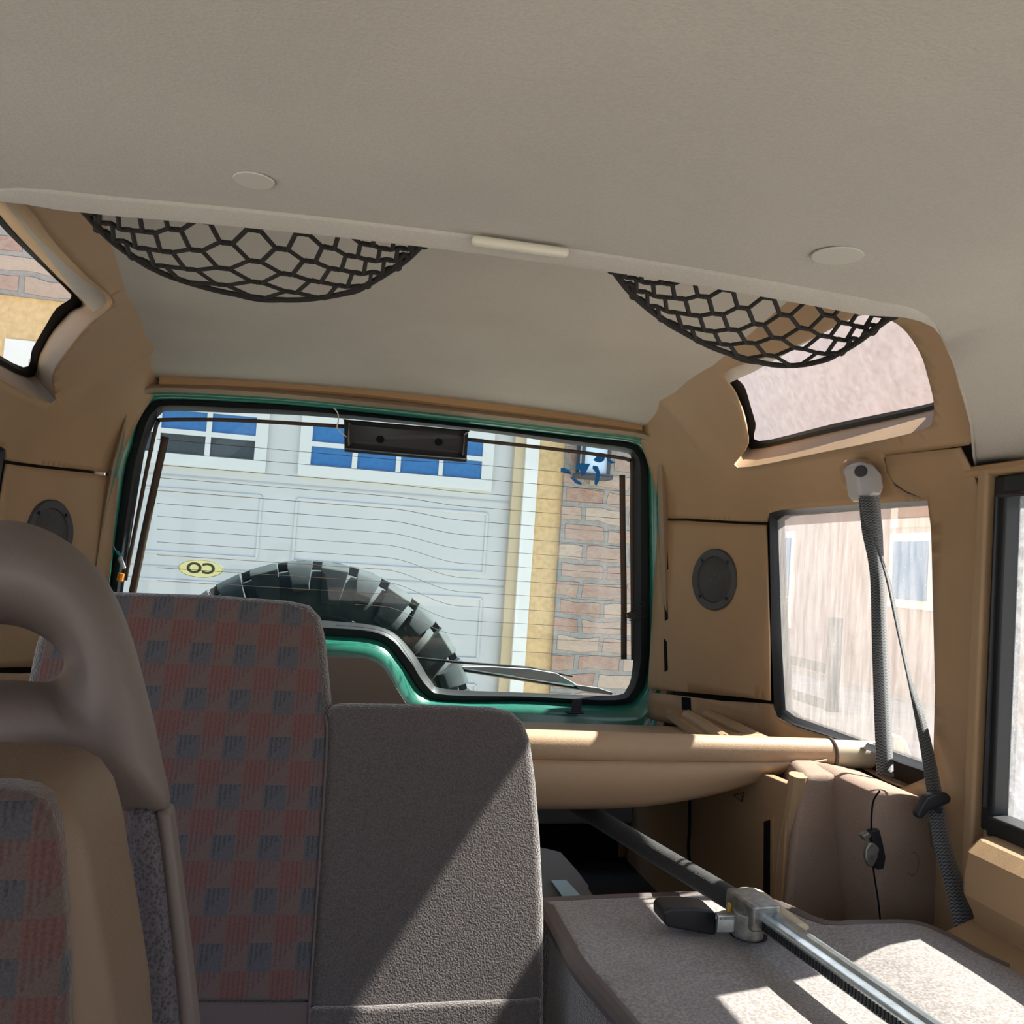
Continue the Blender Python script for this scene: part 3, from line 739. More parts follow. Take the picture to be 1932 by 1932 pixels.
ins = [(15, 1886), (40, 1500), (68, 1290), (85, 1200), (108, 1150), (140, 1128), (225, 1122), (400, 1128), (545, 1139), (577, 1150), (592, 1175), (600, 1220), (612, 1330), (616, 1400), (600, 1650), (584, 1888), (300, 1887)]
prism('patterned_insert', [PS_(x, y, .006) for x, y in ins], -SN*.012, FAB, seat, bevel=.004)
prism('lower_band', [PS_(x, y, .005) for x, y in [(15, 1890), (584, 1892), (570, 2290), (-20, 2290)]], -SN*.012, MAUVED, seat, bevel=.003)
tube('seam_piping', crs([PS_(x, y, .007) for x, y in [(613, 1350), (617, 1400), (601, 1650), (584, 1895), (575, 2050)]], 4), .0016, MAUVED, seat, seg=6)
prism('cushion_roll', [PS_(x, y, .012) for x, y in [(582, 1900), (700, 1898), (850, 1890), (1000, 1884), (1024, 1880), (1024, 2290), (570, 2290)]], -SN*.02, MAUVE, seat, bevel=.008)
box('seat_cushion', (-.05, .98, H-.80), (.72, .44, .22), MAUVE, seat, bevel=.04, seg=4)
box('seat_base', (-.05, 1.02, H-.95), (.60, .40, .10), BLACKP, seat)

# ---- front seat on the left: head restraint frame with opening, column, pad
fs_ = thing('front_seat', 'brown front seat with open head restraint frame, at the left edge', 'seat', (-.2, .5, H-1.0))
O = [(-150, 1080), (-75, 1000), (0, 982), (62, 990), (122, 1018), (175, 1062), (215, 1118), (250, 1205), (282, 1325), (303, 1420), (318, 1532), (226, 1527), (185, 1490), (100, 1480), (0, 1477), (-150, 1476), (-220, 1290)]
Hh = [(-70, 1205), (-40, 1184), (0, 1178), (38, 1183), (70, 1196), (95, 1212), (110, 1229), (120, 1246), (119, 1262), (111, 1275), (99, 1283), (88, 1286), (68, 1286), (40, 1284), (0, 1283), (-60, 1282), (-85, 1240)]
def ringpt(t, Y0, sg):
    l = [(a[0]*(1-t)+b[0]*t, a[1]*(1-t)+b[1]*t) for a, b in zip(O, Hh)]
    return LP(l, Y0+sg*.045*(math.sin(math.pi*min(max(t, 0), 1))**.6), 4)
ts = [0, .03, .08, .15, .25, .4, .6, .75, .87, .94, .985, 1]
loops = [ringpt(t, .62, -1) for t in ts]+[ringpt(t, .62, 1) for t in ts[::-1][1:]]
loft('head_restraint', loops, VINYL, fs_, sharp=80)
prism('side_bolster', [PY(x, y, .60) for x, y in [(232, 1527), (290, 1527), (305, 1620), (325, 1800), (345, 2000), (350, 2400), (270, 2400), (266, 2000), (256, 1800), (244, 1650)]], (0, .03, 0), KNIT, fs_, bevel=.012, seg=4)
prism('side_trim', [PY(x, y, .605) for x, y in [(290, 1528), (318, 1532), (332, 1640), (352, 1800), (374, 2000), (390, 2400), (345, 2400), (343, 2000), (322, 1800), (303, 1630)]], (0, .025, 0), VINYL, fs_, bevel=.008, seg=4)
prism('back_pad', [PY(x, y, .45) for x, y in [(-200, 1470), (0, 1479), (55, 1487), (102, 1510), (135, 1556), (155, 1630), (172, 1740), (192, 1850), (215, 2000), (240, 2400), (-200, 2400)]], (0, .10, 0), LEATHER, fs_, bevel=.018, seg=5)
prism('patterned_pad', [PY(x, y, .440) for x, y in [(-200, 1490), (0, 1492), (45, 1500), (78, 1520), (98, 1560), (110, 1640), (118, 1740), (124, 1850), (126, 2000), (130, 2400), (-200, 2400)]], (0, .03, 0), FABN, fs_, bevel=.008, seg=3)
box('seat_base', (-.25, .50, H-.85), (.5, .38, .3), VINYL, fs_, bevel=.03)

# ---- folded part of the rear bench: carpeted back lying flat
fold = thing('folded_bench', 'carpeted back of the folded rear seat lying flat at the lower right', 'seat', (.7, 1.0, H-1.0))
fz = -.50
out = [(1037, 1693), (1320, 1689), (1400, 1690), (1470, 1712), (1560, 1757), (1640, 1762), (1720, 1760), (1780, 1780), (1860, 1828), (1960, 1885), (2050, 2150), (1500, 2300), (1340, 2110), (1250, 2000), (1190, 1930), (1120, 1848), (1085, 1800), (1078, 1785), (1068, 1765), (1048, 1728), (1037, 1706)]
o2 = [PZ(x, y, fz) for x, y in out]; o2 = [(p.x, p.y) for p in crs(o2, 3, True)]
def hump(x, y):
    q = max(0, min(1, (x-.66)/.12)); q = q*q*(3-2*q)
    e_ = .018*q*math.sin(max(0, min(1, (x-.62)/.36))*math.pi)**.5 if x < .98 else 0
    return V((x, y, H+fz+e_+.003*math.sin(13*x)*math.sin(11*y)))
sheet('carpeted_back', densify(o2, .02), [], hump, .02, CARPET, fold, solid=.012, offs=-1, sharp=60)
tube('edge_piping', [hump(x, y)-V((0, 0, .010)) for x, y in o2], .013, VINYL, fold, closed=True, seg=10)
inn_ = [V((p[0], p[1], H+fz-.02)) for p in o2]; c0 = sum(inn_, V())/len(inn_)
prism('cushion', [c0+(p-c0)*.985-V((0, 0, .0)) for p in inn_], (0, 0, -.17), MAUVE, fold, bevel=.02, seg=3)
prism('seat_base', [c0+(p-c0)*.8-V((0, 0, .17)) for p in inn_], (0, 0, -.29), BLACKP, fold)

# ---- cargo cover roller
cc = thing('cargo_cover', 'tan roller cargo cover with sagging vinyl behind the rear seat', 'cargo cover', (.45, 1.56, H-.35))
TY = 1.56
t0 = PY(985, 1413, TY); t1 = PY(1565, 1415, TY); t2 = PY(1698, 1417, TY)
ax = (t1-t0).normalized(); tz = (t0.z+t1.z)/2
lft = V((-.42, TY, tz)); 
tube('roller_case', [lft, V((t1.x-.004, TY, tz))], .0275, COVER, cc, seg=28, sharp=60)
tube('bare_tube', [V((t1.x-.01, TY, tz)), V((t2.x, TY, tz))], .0255, CREAM, cc, seg=28, sharp=60)
ringp = [V((t1.x, TY+math.cos(a)*.0275, tz+math.sin(a)*.0275)) for a in [i*math.pi/16 for i in range(32)]]
tube('end_ring', ringp, .0035, mat('brown_ring', (.10, .07, .05), .5), cc, closed=True, seg=8)
rows = []
for k in range(9):
    t = k/8; l = []
    top_ = [(900, 1432), (1010, 1434), (1180, 1436), (1300, 1438), (1400, 1438), (1500, 1437), (1560, 1432)]
    bt = [(900, 1524), (1010, 1525), (1180, 1523), (1300, 1508), (1400, 1484), (1500, 1452), (1560, 1439)]
    for a_, b_ in zip(top_, bt):
        l.append(PY(a_[0]*(1-t)+b_[0]*t, a_[1]*(1-t)+b_[1]*t, TY-.024+.02*t*t-.010*math.sin(math.pi*t)))
    rows.append(crs(l, 4))
bk_ = [V((p.x, p.y+.25, p.z+.0)) for p in rows[-1]]; bk2 = [V((p.x, 2.2, H-.40)) for p in rows[-1]]
loft('sagging_cover', rows+[bk_, bk2], COVER, cc, closed=False, solid=.003, sharp=60)
# end bracket with hole, black plug
prism('end_bracket', [PY(x, y, 1.50) for x, y in [(1684, 1388), (1700, 1388), (1712, 1400), (1726, 1440), (1730, 1470), (1716, 1476), (1690, 1470), (1682, 1450)]], (0, .035, 0), CREAM, cc, bevel=.005)
cyl('bracket_hole', PY(1709, 1427, 1.4995), (0, 1, 0), .006, .003, DARK, cc, seg=16)
pg = cyl('black_plug', PZ(1718, 1471, -.345), (.05, 0, 1), .012, .035, BLACKP, None, seg=20, bevel=.002); tag(pg, 'short black plastic plug standing on the trim beside the seat belt', 'plug')

# ---- trim boxes beside the folded seat
bx = thing('wheel_arch_trim', 'brown carpeted wheel arch trim below the right quarter window', 'trim', (.88, 1.45, H-.6))
b1_ = [(1516, 1462), (1560, 1462), (1640, 1478), (1648, 1500), (1650, 1620), (1672, 1800), (1470, 1800), (1484, 1690), (1494, 1590)]
prism('arch_panel', [PY(x, y, 1.42) for x, y in b1_], (.06, .20, .0), BOXM, bx, bevel=.014, seg=4)
b2_ = [(1642, 1520), (1650, 1500), (1666, 1490), (1745, 1508), (1790, 1560), (1830, 1640), (1850, 1830), (1668, 1810), (1650, 1640)]
prism('latch_panel', [PY(x, y, 1.31) for x, y in b2_], (0, .20, 0), BOXM, bx, bevel=.012, seg=4)
prism('top_plate', [PZ(x, y, -.352) for x, y in [(1618, 1446), (1760, 1446), (1764, 1498), (1720, 1494), (1668, 1474)]], (0, 0, .004), TAN2, bx, bevel=.002)
tube('panel_joint', crs([PY(x, y, 1.306) for x, y in [(1660, 1492), (1647, 1515), (1644, 1570), (1648, 1640), (1657, 1700), (1664, 1770)]], 4), .0016, DARK, bx, seg=6)
c = PY(1722, 1630, 1.308); tube('round_cap', [c+V((math.cos(a)*.011, 0, math.sin(a)*.018)) for a in [i*math.pi/12 for i in range(-9, 8)]], .0006, MAUVED, bx, seg=4)
# seat latch striker
lt = thing('seat_latch', 'steel seat latch catch on the brown trim panel beside the seat belt', 'latch', PY(1652, 1610, 1.30))
prism('keeper', [PY(x, y, 1.303) for x, y in [(1642, 1568), (1660, 1565), (1666, 1590), (1672, 1618), (1668, 1640), (1656, 1642), (1650, 1600)]], (0, .012, 0), BLACKP, lt, bevel=.002)
prism('latch_plate', [PY(x, y, 1.290) for x, y in [(1642, 1590), (1652, 1592), (1660, 1602), (1656, 1620), (1648, 1636), (1640, 1636), (1634, 1622), (1634, 1604)]], (0, .008, 0), METALD, lt, bevel=.002)
prism('latch_tab', [PY(x, y, 1.285) for x, y in [(1627, 1578), (1640, 1570), (1645, 1578), (1634, 1588)]], (0, .012, 0), METALD, lt, bevel=.002)

# ---- seat belt
sb = thing('seat_belt', 'grey webbing seat belt hanging from the pillar in front of the right quarter window', 'seat belt', (.93, 1.5, H-.3))
def BL(l, r, Y): return [PY(x, y, q) for (x, y), q in zip(l, Y)], [PY(x, y, q) for (x, y), q in zip(r, Y)]
Ya = [1.47]*6; L1 = [(1620, 935), (1626, 1000), (1641, 1080), (1645, 1200), (1648, 1300), (1654, 1462)]
R1 = [(1660, 935), (1664, 1010), (1668, 1090), (1673, 1200), (1680, 1330), (1686, 1466)]
Lp, Rp = BL(L1, R1, [1.46, 1.46, 1.455, 1.45, 1.45, 1.45]); ribbon('retractor_webbing', Lp, Rp, BELT, sb)
L2 = [(1622, 935), (1632, 985), (1652, 1030), (1671, 1090), (1686, 1160), (1701, 1230), (1714, 1290), (1727, 1360), (1741, 1440), (1749, 1500), (1762, 1590), (1785, 1680), (1812, 1800), (1822, 1850)]
R2 = [(1652, 935), (1664, 990), (1668, 1060), (1682, 1100), (1694, 1160), (1707, 1225), (1720, 1280), (1744, 1350), (1764, 1430), (1778, 1500), (1793, 1590), (1822, 1680), (1853, 1800), (1866, 1850)]
Yb = [1.45, 1.445, 1.44, 1.43, 1.42, 1.40, 1.38, 1.35, 1.31, 1.28, 1.24, 1.20, 1.15, 1.12]
Lp, Rp = BL(L2, R2, Yb)
for k in range(3, 7): Rp[k] += V((.012, .02, 0))
ribbon('shoulder_webbing', Lp, Rp, BELT, sb)
an = [(1612, 880), (1628, 871), (1650, 876), (1666, 895), (1669, 920), (1662, 935), (1646, 933), (1634, 948), (1622, 935), (1618, 905)]
prism('anchor_cover', [PY(x, y, 1.452) for x, y in an], (0, .04, 0), GREY, sb, bevel=.006, seg=3)
cyl('anchor_bolt', PY(1624, 889, 1.447), (.3, 1, 0), .0105, .012, BLACKP, sb, seg=20, bevel=.002)
Bq = crs([PY(x, y, 1.50) for x, y in [(1578, 800), (1600, 780)]], 1)
prism('anchor_boss', [PY(x, y, 1.49) for x, y in [(1584, 880), (1600, 862), (1650, 862), (1674, 880), (1680, 915), (1664, 938), (1620, 935), (1596, 920)]], (0.02, .04, 0), TAN, sb, bevel=.012, seg=4)
Yt = 1.262
prism('tongue', [PY(x, y, Yt-.008) for x, y in [(1749, 1504), (1765, 1497), (1788, 1497), (1797, 1505), (1794, 1516), (1778, 1522), (1757, 1528), (1742, 1545), (1735, 1547), (1731, 1537), (1738, 1522)]], (0, .016, 0), BLACKP, sb, bevel=.004, seg=3)
prism('tongue_plate', [PY(x, y, Yt+.006) for x, y in [(1750, 1550), (1753, 1550), (1759, 1597), (1756, 1599)]], (0.012, .002, 0), METAL, sb)
cyl('stop_button', PY(1770, 1529, 1.250), (0, 1, 0), .0055, .004, BLACKP, sb, seg=14)

# ---- loudspeakers in the corner panels
def speaker(sgn, label):
    Y_, z_ = SP(1356, 1094); fn = side_fn(sgn, -.006)
    c = fn(Y_, z_); tY = (fn(Y_+.01, z_)-fn(Y_-.01, z_)).normalized(); n = tY.cross(V((0, 0, 1))).normalized()
    if n.y > 0: n = -n
    root = thing('loudspeaker', label, 'speaker', c, group='round door pillar speakers')
    R_ = .0775
    def ringl(r, d): return [c+n*d+tY*(math.cos(a)*r)+V((0, 0, math.sin(a)*r)) for a in [i*2*math.pi/48 for i in range(48)]]
    loft('speaker_rim', [ringl(R_, 0), ringl(R_, .005), ringl(R_*.96, .008), ringl(R_*.76, .006), ringl(R_*.74, .003)], SPK, root, sharp=50)
    gm = NT('speaker_grille_mesh'); v_ = gm.n('ShaderNodeTexVoronoi'); v_.inputs['Scale'].default_value = 420; gm.L(gm.coord(), v_.inputs['Vector'])
    gm.col(gm.mix(gm.ramp(v_.outputs[0], .2, .5), (.012, .012, .013), (.045, .045, .048))); gm.b.inputs['Roughness'].default_value = .6
    loft('grille', [ringl(R_*.74, .004), ringl(R_*.5, .010), ringl(R_*.2, .013), ringl(.001, .0135)], gm.m, root)
    for a in (.8, 2.34, 3.9, 5.5):
        p = c+n*.009+tY*(math.cos(a)*R_*.82)+V((0, 0, math.sin(a)*R_*.82))
        cyl('screw', p, n, .004, .004, BLACKP, root, seg=10)
speaker(1, 'round black speaker in the tan panel beside the right quarter window')
speaker(-1, 'round dark speaker half hidden behind the left head restraint')

# ---- brake light housing, wires
bl = thing('brake_light_housing', 'black high-mounted brake light housing at the top of the rear window', 'light housing', PY(765, 870, 2.30))
prism('back_plate', [PY(x, y, 2.345) for x, y in [(649, 791), (884, 812), (880, 872), (650, 852)]], (0, .01, 0), BLACK, bl)
hb = [(658, 797), (664, 793), (870, 811), (877, 818), (874, 862), (866, 866), (668, 849), (657, 842)]
hc = [(672, 806), (678, 803), (860, 821), (866, 827), (864, 850), (858, 855), (680, 838), (672, 832)]
loft('housing_cover', [LP(hb, 2.345, 3), LP(hb, 2.318, 3), LP([(a[0]*.8+b[0]*.2, a[1]*.8+b[1]*.2) for a, b in zip(hb, hc)], 2.31, 3), LP(hc, 2.322, 3)], BLACKP, bl, cap1=True, sharp=50)
for x, y in ((718, 829), (827, 834)): cyl('screw_hole', PY(x, y, 2.320), (0, 1, 0), .0095, .004, DARK, bl, seg=18)
wr = tube('wire', crs([PY(x, y, 2.33) for x, y in [(612, 766), (626, 767), (637, 779), (638, 795), (636, 806), (645, 817), (654, 824)]], 5), .0016, mat('white_wire', (.7, .7, .66), .5), None, seg=6); tag(wr, 'thin white wire looping into the brake light housing', 'wire')
w2 = thing('wire_connector', 'small wire with white and orange connectors at the left edge of the rear window', 'wire', PY(226, 1100, 2.34))
tube('lead', crs([PY(x, y, 2.335) for x, y in [(217, 995), (213, 1020), (215, 1033), (221, 1042)]], 4), .0016, GREY, w2, seg=6)
tube('crimp', [PY(220, 1040, 2.335), PY(228, 1050, 2.335)], .004, TEAL, w2, seg=8); tube('white_plug', [PY(226, 1051, 2.335), PY(234, 1073, 2.335)], .0055, GREY, w2, seg=8)
tube('orange_plug', [PY(229, 1082, 2.338), PY(226, 1096, 2.338)], .008, ORANGE, w2, seg=8)
mb = MB()
for q in ([(1182, 1158), (1200, 1150), (1215, 1140), (1205, 1136)], [(1178, 1154), (1190, 1162), (1198, 1150), (1192, 1145)], [(1188, 1168), (1196, 1160), (1210, 1165), (1222, 1160)], [(1190, 1150), (1208, 1158), (1200, 1172), (1187, 1170)]):
    mb.tube(crs([PY(x, y, 2.34) for x, y in q], 4), .0016, 6)
mb.box(PY(1191, 1162, 2.34), (.02, .012, .014)); w3 = mb.build('wire_tangle', BLACK); tag(w3, 'tangle of black wires and a clip on the right edge of the rear window', 'wire')

# ---- stickers and residue on the glass
st = thing('oval_sticker', 'pale yellow oval country sticker with mirrored letters on the rear window', 'sticker', PY(379, 1090, 2.36))
a_ = [i*2*math.pi/40 for i in range(40)]
sc = PY(379, 1073, 2.3705); e0 = PY(336, 1072, 2.3705); ex = (sc-e0).length; ez = (PY(379, 1056, 2.3705)-sc).length
prism('sticker_face', [sc+V((math.cos(q)*ex, 0, math.sin(q)*ez)) for q in a_], (0, .0008, 0), STICK, st)
tube('sticker_border', [sc+V((math.cos(q)*ex*.97, -.0006, math.sin(q)*ez*.95)) for q in a_], .0006, STICKG, st, closed=True, seg=4)
def text_mesh(txt, size, loc, mirror, m_, parent, name):
    cu = bpy.data.curves.new('t', 'FONT'); cu.body = txt; cu.size = size; cu.align_x = 'CENTER'; cu.align_y = 'CENTER'; cu.extrude = .0004
    cu.offset = size*.03
    to = bpy.data.objects.new('t', cu); COL.objects.link(to)
    dg = bpy.context.evaluated_depsgraph_get(); me = to.evaluated_get(dg).to_mesh()
    vs = [V(v.co) for v in me.vertices]; fs = [tuple(p.vertices) for p in me.polygons]
    bpy.data.objects.remove(to, do_unlink=True)
    vs = [V(loc)+V((-v.x*1.25 if mirror else v.x, v.z-.001, v.y)) for v in vs]
    return obj(name, vs, fs, m_, parent, smooth=False)
text_mesh('CO', .036, sc-V((0, .001, 0)), True, STICKG, st, 'letters')
bs = [[(1058, 883), (1063, 882), (1076, 888), (1078, 895), (1066, 893), (1058, 890)], [(1074, 899), (1084, 902), (1098, 911), (1096, 915), (1086, 912)], [(1086, 881), (1094, 874), (1114, 875), (1108, 886), (1103, 896), (1096, 899), (1094, 886), (1087, 887)], [(1119, 878), (1128, 880), (1132, 892), (1130, 908), (1125, 917), (1121, 912), (1125, 893), (1118, 884)], [(1119, 868), (1132, 854), (1143, 856), (1140, 869), (1132, 873), (1124, 871)], [(1144, 861), (1152, 868), (1162, 873), (1152, 875), (1146, 869)]]
mb = MB()
for q in bs: mb.prism([PY(x, y, 2.3705) for x, y in q], (0, .0006, 0))
rs = mb.build('blue_residue', BLUEP, smooth=False); tag(rs, 'torn bits of bright blue sticker left on the upper right of the rear window', 'sticker')

# ---- ratcheting cargo bar
cb = thing('cargo_bar', 'ratcheting cargo bar with black tube and steel rail lying on the folded seat', 'cargo bar', PZ(1420, 1725, -.48))
bz = -.462
pA = PZ(1105, 1530, bz); pB = PZ(1400, 1708, bz); pB2 = PZ(1425, 1722, bz); pC = PZ(1760, 1960, bz)
tube('foam_sleeve', [pA+(pA-pB)*.1, pA.lerp(pB, .5), pB], .0165, FOAM, cb, seg=20)
dirb = (pC-pB2).normalized(); sidev = dirb.cross(V((0, 0, 1))).normalized()
if sidev.y > 0: sidev = -sidev
ang = Matrix((dirb, V((0, 0, 1)).cross(dirb), V((0, 0, 1)))).transposed()
ln = (pC-pB2).length*1.15
box('steel_rail', pB2+dirb*ln/2, (ln, .030, .020), METAL, cb, rot=ang, bevel=.004)
mb = MB(); nT = 64
for i in range(nT):
    p = pB2+dirb*(ln*(i+.5)/nT); mb.box(p+sidev*.0155+V((0, 0, -.001)), (ln/nT*.5, .0025, .010), ang)
mb.build('rack_teeth', BLACK, cb, smooth=False)
tube('round_rail_edge', [pB2+V((0, 0, .007))-sidev*.008, pB2+dirb*ln+V((0, 0, .007))-sidev*.008], .0085, METAL, cb, seg=10)
box('ratchet_housing', PZ(1420, 1715, bz+.008), (.070, .044, .034), METALD, cb, rot=ang, bevel=.004)
cyl('ratchet_drum', PZ(1411, 1742, bz-.008), (0, 0, 1), .021, .034, METALD, cb, seg=20, bevel=.003)
cyl('drum_base', PZ(1412, 1757, fz+.008), (0, 0, 1), .026, .010, BLACK, cb, seg=20)
hL = PZ(1252, 1738, -.465); hR = PZ(1352, 1745, -.465)
prism('handle_grip', [PP(x, y, PZ(1300, 1765, -.495)-V((0, 0, H)), (0, 1, 0)) for x, y in [(1253, 1722), (1262, 1714), (1310, 1713), (1340, 1717), (1353, 1724), (1352, 1766), (1335, 1764), (1262, 1751), (1253, 1742)]], (0, .045, 0), BLACKP, cb, bevel=.008, seg=3)
box('handle_link', PZ(1375, 1742, -.470), (.035, .006, .022), METAL, cb, bevel=.001); box('handle_plate', PZ(1384, 1728, -.462), (.045, .02, .003), METALD, cb)
box('yellow_tab', PZ(1382, 1716, -.462), (.014, .008, .018), YELLOWM, cb, bevel=.002)
# padded foot of bar/plastic flange behind the ratchet
fr = crs([PZ(x, y, -.47) for x, y in [(1384, 1690), (1405, 1683), (1428, 1686), (1450, 1702), (1480, 1726), (1512, 1750)]], 5)
fl_ = tube('curved_strap', fr, .012, CREAM, None, flat=.45, seg=10); tag(fl_, 'cream curved plastic strap behind the cargo bar ratchet', 'strap')

# ---- grey flap with label beside the seat
gf = thing('grey_flap', 'grey plastic flap with shiny label between the rear seats', 'panel', PY(1070, 1692, 1.50))
prism('flap', [PP(x, y, (0, 1.5, -.52), (0, -.8, .6)) for x, y in [(1000, 1596), (1030, 1600), (1058, 1607), (1088, 1640), (1112, 1672), (1110, 1676), (1128, 1700), (1000, 1720)]], (0, .012, -.009), GREYD, gf, bevel=.002)
box('flap_foot', (.36, 1.52, H-.86), (.02, .10, .26), GREYD, gf)
prism('label', [PP(x, y, (0, 1.493, -.514), (0, -.8, .6)) for x, y in [(1040, 1661), (1068, 1660), (1096, 1690), (1062, 1692)]], (0, .002, -.0015), LBL, gf)

# ================================================================ OUTSIDE
# ---- spare tyre behind the glass
tp = [(400, 1110), (480, 1075), (590, 1058), (700, 1078), (790, 1135), (850, 1215), (875, 1300)]
tl = [PY(x, y, 2.66) for x, y in tp]
import itertools
def circ(a, b, c):
    ax_, ay, bx_, by, cx_, cy = a.x, a.z, b.x, b.z, c.x, c.z
    d = 2*(ax_*(by-cy)+bx_*(cy-ay)+cx_*(ay-by))
    ux = ((ax_**2+ay**2)*(by-cy)+(bx_**2+by**2)*(cy-ay)+(cx_**2+cy**2)*(ay-by))/d
    uz = ((ax_**2+ay**2)*(cx_-bx_)+(bx_**2+by**2)*(ax_-cx_)+(cx_**2+cy**2)*(bx_-ax_))/d
    return ux, uz, math.hypot(ax_-ux, ay-uz)
tcx, tcz, tR = circ(tl[0], tl[2], tl[5])
print('TYRE', tcx, tcz, tR)
ty = thing('spare_tire', 'mud-terrain spare tyre mounted outside behind the rear window', 'tire', (tcx, 2.66, tcz-tR))
def tl_ring(r, Y, n=96): return [V((tcx+math.cos(2*math.pi*i/n)*r, Y, tcz+math.sin(2*math.pi*i/n)*r)) for i in range(n)]
R_ = tR
pr = [(.52, 2.60), (.60, 2.555), (.72, 2.535), (.83, 2.545), (.90, 2.565), (.935, 2.60), (.955, 2.66), (.955, 2.74), (.935, 2.80), (.83, 2.84), (.6, 2.83), (.52, 2.79)]
loft('tire_carcass', [tl_ring(R_*a, Y) for a, Y in pr], RUBBER, ty, sharp=40)
mb = MB(); NL = 30
for i in range(NL):
    for row in range(3):
        th = 2*math.pi*(i+(.5 if row == 1 else 0)+(.2 if row == 2 else 0))/NL
        er = V((math.cos(th), 0, math.sin(th))); et = V((-math.sin(th), 0, math.cos(th)))
        wl = 2*math.pi*R_/NL*(.78 if i % 2 else .70)
        if row == 0:      # shoulder lug wrapping on to the sidewall
            deep = .76 if i % 2 else .83
            k_ = [(1.0, 2.62), (1.0, 2.575), (.965, 2.548), (deep+.04, 2.527), (deep, 2.530), (deep-.01, 2.56), (.93, 2.62)]
            loopA = [V((tcx, 0, tcz))+er*(R_*a)+V((0, Y, 0))-et*(wl/2*(1 if a > .93 else .72)) for a, Y in k_]
            loopB = [V((tcx, 0, tcz))+er*(R_*a)+V((0, Y, 0))+et*(wl/2*(1 if a > .93 else .60)) for a, Y in k_]
            n = len(k_); mb.add(loopA+loopB, [tuple(range(n)), tuple(range(2*n-1, n-1, -1))]+[(j, (j+1) % n, n+(j+1) % n, n+j) for j in range(n)])
        else:
            rot = Matrix((et, V((0, 1, 0)), er)).transposed()
            mb.box(V((tcx, 2.67+.08*(row-1), tcz))+er*R_*.975, (wl, .06, R_*.05), rot)
mb.build('tread_lugs', RUBBER, ty, bevel=.003, seg=2)
for a, r in ((.70, .004), (.66, .003)):
    tube('sidewall_ring', tl_ring(R_*a, 2.534+(.0 if a > .68 else .006), 72), r, RUBBER, ty, closed=True, seg=6)
loft('wheel_disc', [tl_ring(R_*.54, 2.62, 48), tl_ring(R_*.5, 2.66, 48), tl_ring(R_*.1, 2.64, 48)], METALD, ty, cap1=True)
box('carrier', (tcx, 2.55+.0, tcz), (.2, .2, .2), BLACKP, ty)

# ---- rear wiper
wp = thing('rear_wiper', 'rear wiper with arm coloured pale for sunlight, resting along the bottom of the rear window', 'wiper', PY(1000, 1300, 2.41))
tube('wiper_rod', [PY(770, 1240, 2.415), PY(860, 1249, 2.415), PY(1000, 1260, 2.415), PY(1080, 1276, 2.41)], .0035, BLACKP, wp, seg=6)
prism('wiper_arm', [PY(x, y, 2.40) for x, y in [(872, 1258), (930, 1258), (1000, 1262), (1050, 1270), (1090, 1292), (1078, 1296), (940, 1274), (875, 1266)]], (0, .012, 0), GREY, wp, bevel=.002)  # pale grey stands in for sunlight on the arm and tip
prism('wiper_cover', [PY(x, y, 2.395) for x, y in [(938, 1270), (1085, 1293), (1095, 1300), (950, 1280)]], (0, .008, 0), GREEN, wp, bevel=.001)
tube('wiper_blade', [PY(876, 1264, 2.39), PY(1000, 1284, 2.39), PY(1154, 1308, 2.39)], .005, BLACKP, wp, seg=6)
prism('wiper_tip', [PY(x, y, 2.385) for x, y in [(1085, 1292), (1130, 1298), (1154, 1306), (1150, 1311), (1095, 1303)]], (0, .008, 0), GREY, wp, bevel=.001)

# ---- house facade with garage door
FY = 5.5
house = thing('house', 'house front with tan stucco and stacked stone around the garage door', 'house', (1.5, FY, 0))
gx1 = PY(968, 1100, FY).x; gx0 = -1.72
jx = PY(999, 1100, FY).x; sx = PY(1047, 1100, FY).x
dz1 = 2.48
def wallbox(name, x0, x1, z0, z1, y0, y1, m_, par): return box(name, ((x0+x1)/2, (y0+y1)/2, (z0+z1)/2), (x1-x0, y1-y0, z1-z0), m_, par)
wallbox('stone_veneer', sx, 2.25, -.02, 6.2, FY-.06, FY+.3, STONE, house)
hz = PY(20, 560, FY).z
wallbox('stone_veneer', -9, sx, hz, 6.2, FY-.04, FY+.3, STONE, house)
wallbox('stucco_band', jx, sx, -.02, hz, FY-.02, FY+.3, STUCCO, house)
wallbox('stucco_band', gx0-.13, jx, dz1+.10, hz, FY-.02, FY+.3, STUCCO, house)
wallbox('stucco_wall', -9, gx0-.13, -.02, hz, FY-.02, FY+.3, STUCCO, house)
wallbox('door_jamb', gx1+.02, jx, -.02, dz1+.1, FY-.03, FY+.2, WHITEP, house)
wallbox('door_jamb', gx0-.13, gx0, -.02, dz1+.1, FY-.03, FY+.2, WHITEP, house)
wallbox('door_header', gx0, gx1+.02, dz1, dz1+.10, FY-.03, FY+.2, WHITEP, house)
wallbox('weather_strip', gx1-.045, gx1+.02, -.02, dz1, FY+.0, FY+.05, mat('tan_weather_strip', (.55, .44, .28), .8), house)
wallbox('side_wall', 2.05, 2.24, -.02, 6.2, FY+.3, FY+9, STUCCO, house)
gd = thing('garage_door', 'white paneled garage door with two rows of small windows near the top', 'garage door', ((gx0+gx1)/2, FY+.06, 0))
wallbox('door_leaf', gx0, gx1-.03, .0, dz1, FY+.06, FY+.11, GDOOR, gd)
def rowz(px, y): return PY(px, y, FY+.05).z
zb0 = rowz(620, 880); zb1 = rowz(620, 845); zt0 = rowz(620, 836); zt1 = zt0+(zb1-zb0)
ph = zb1-zb0
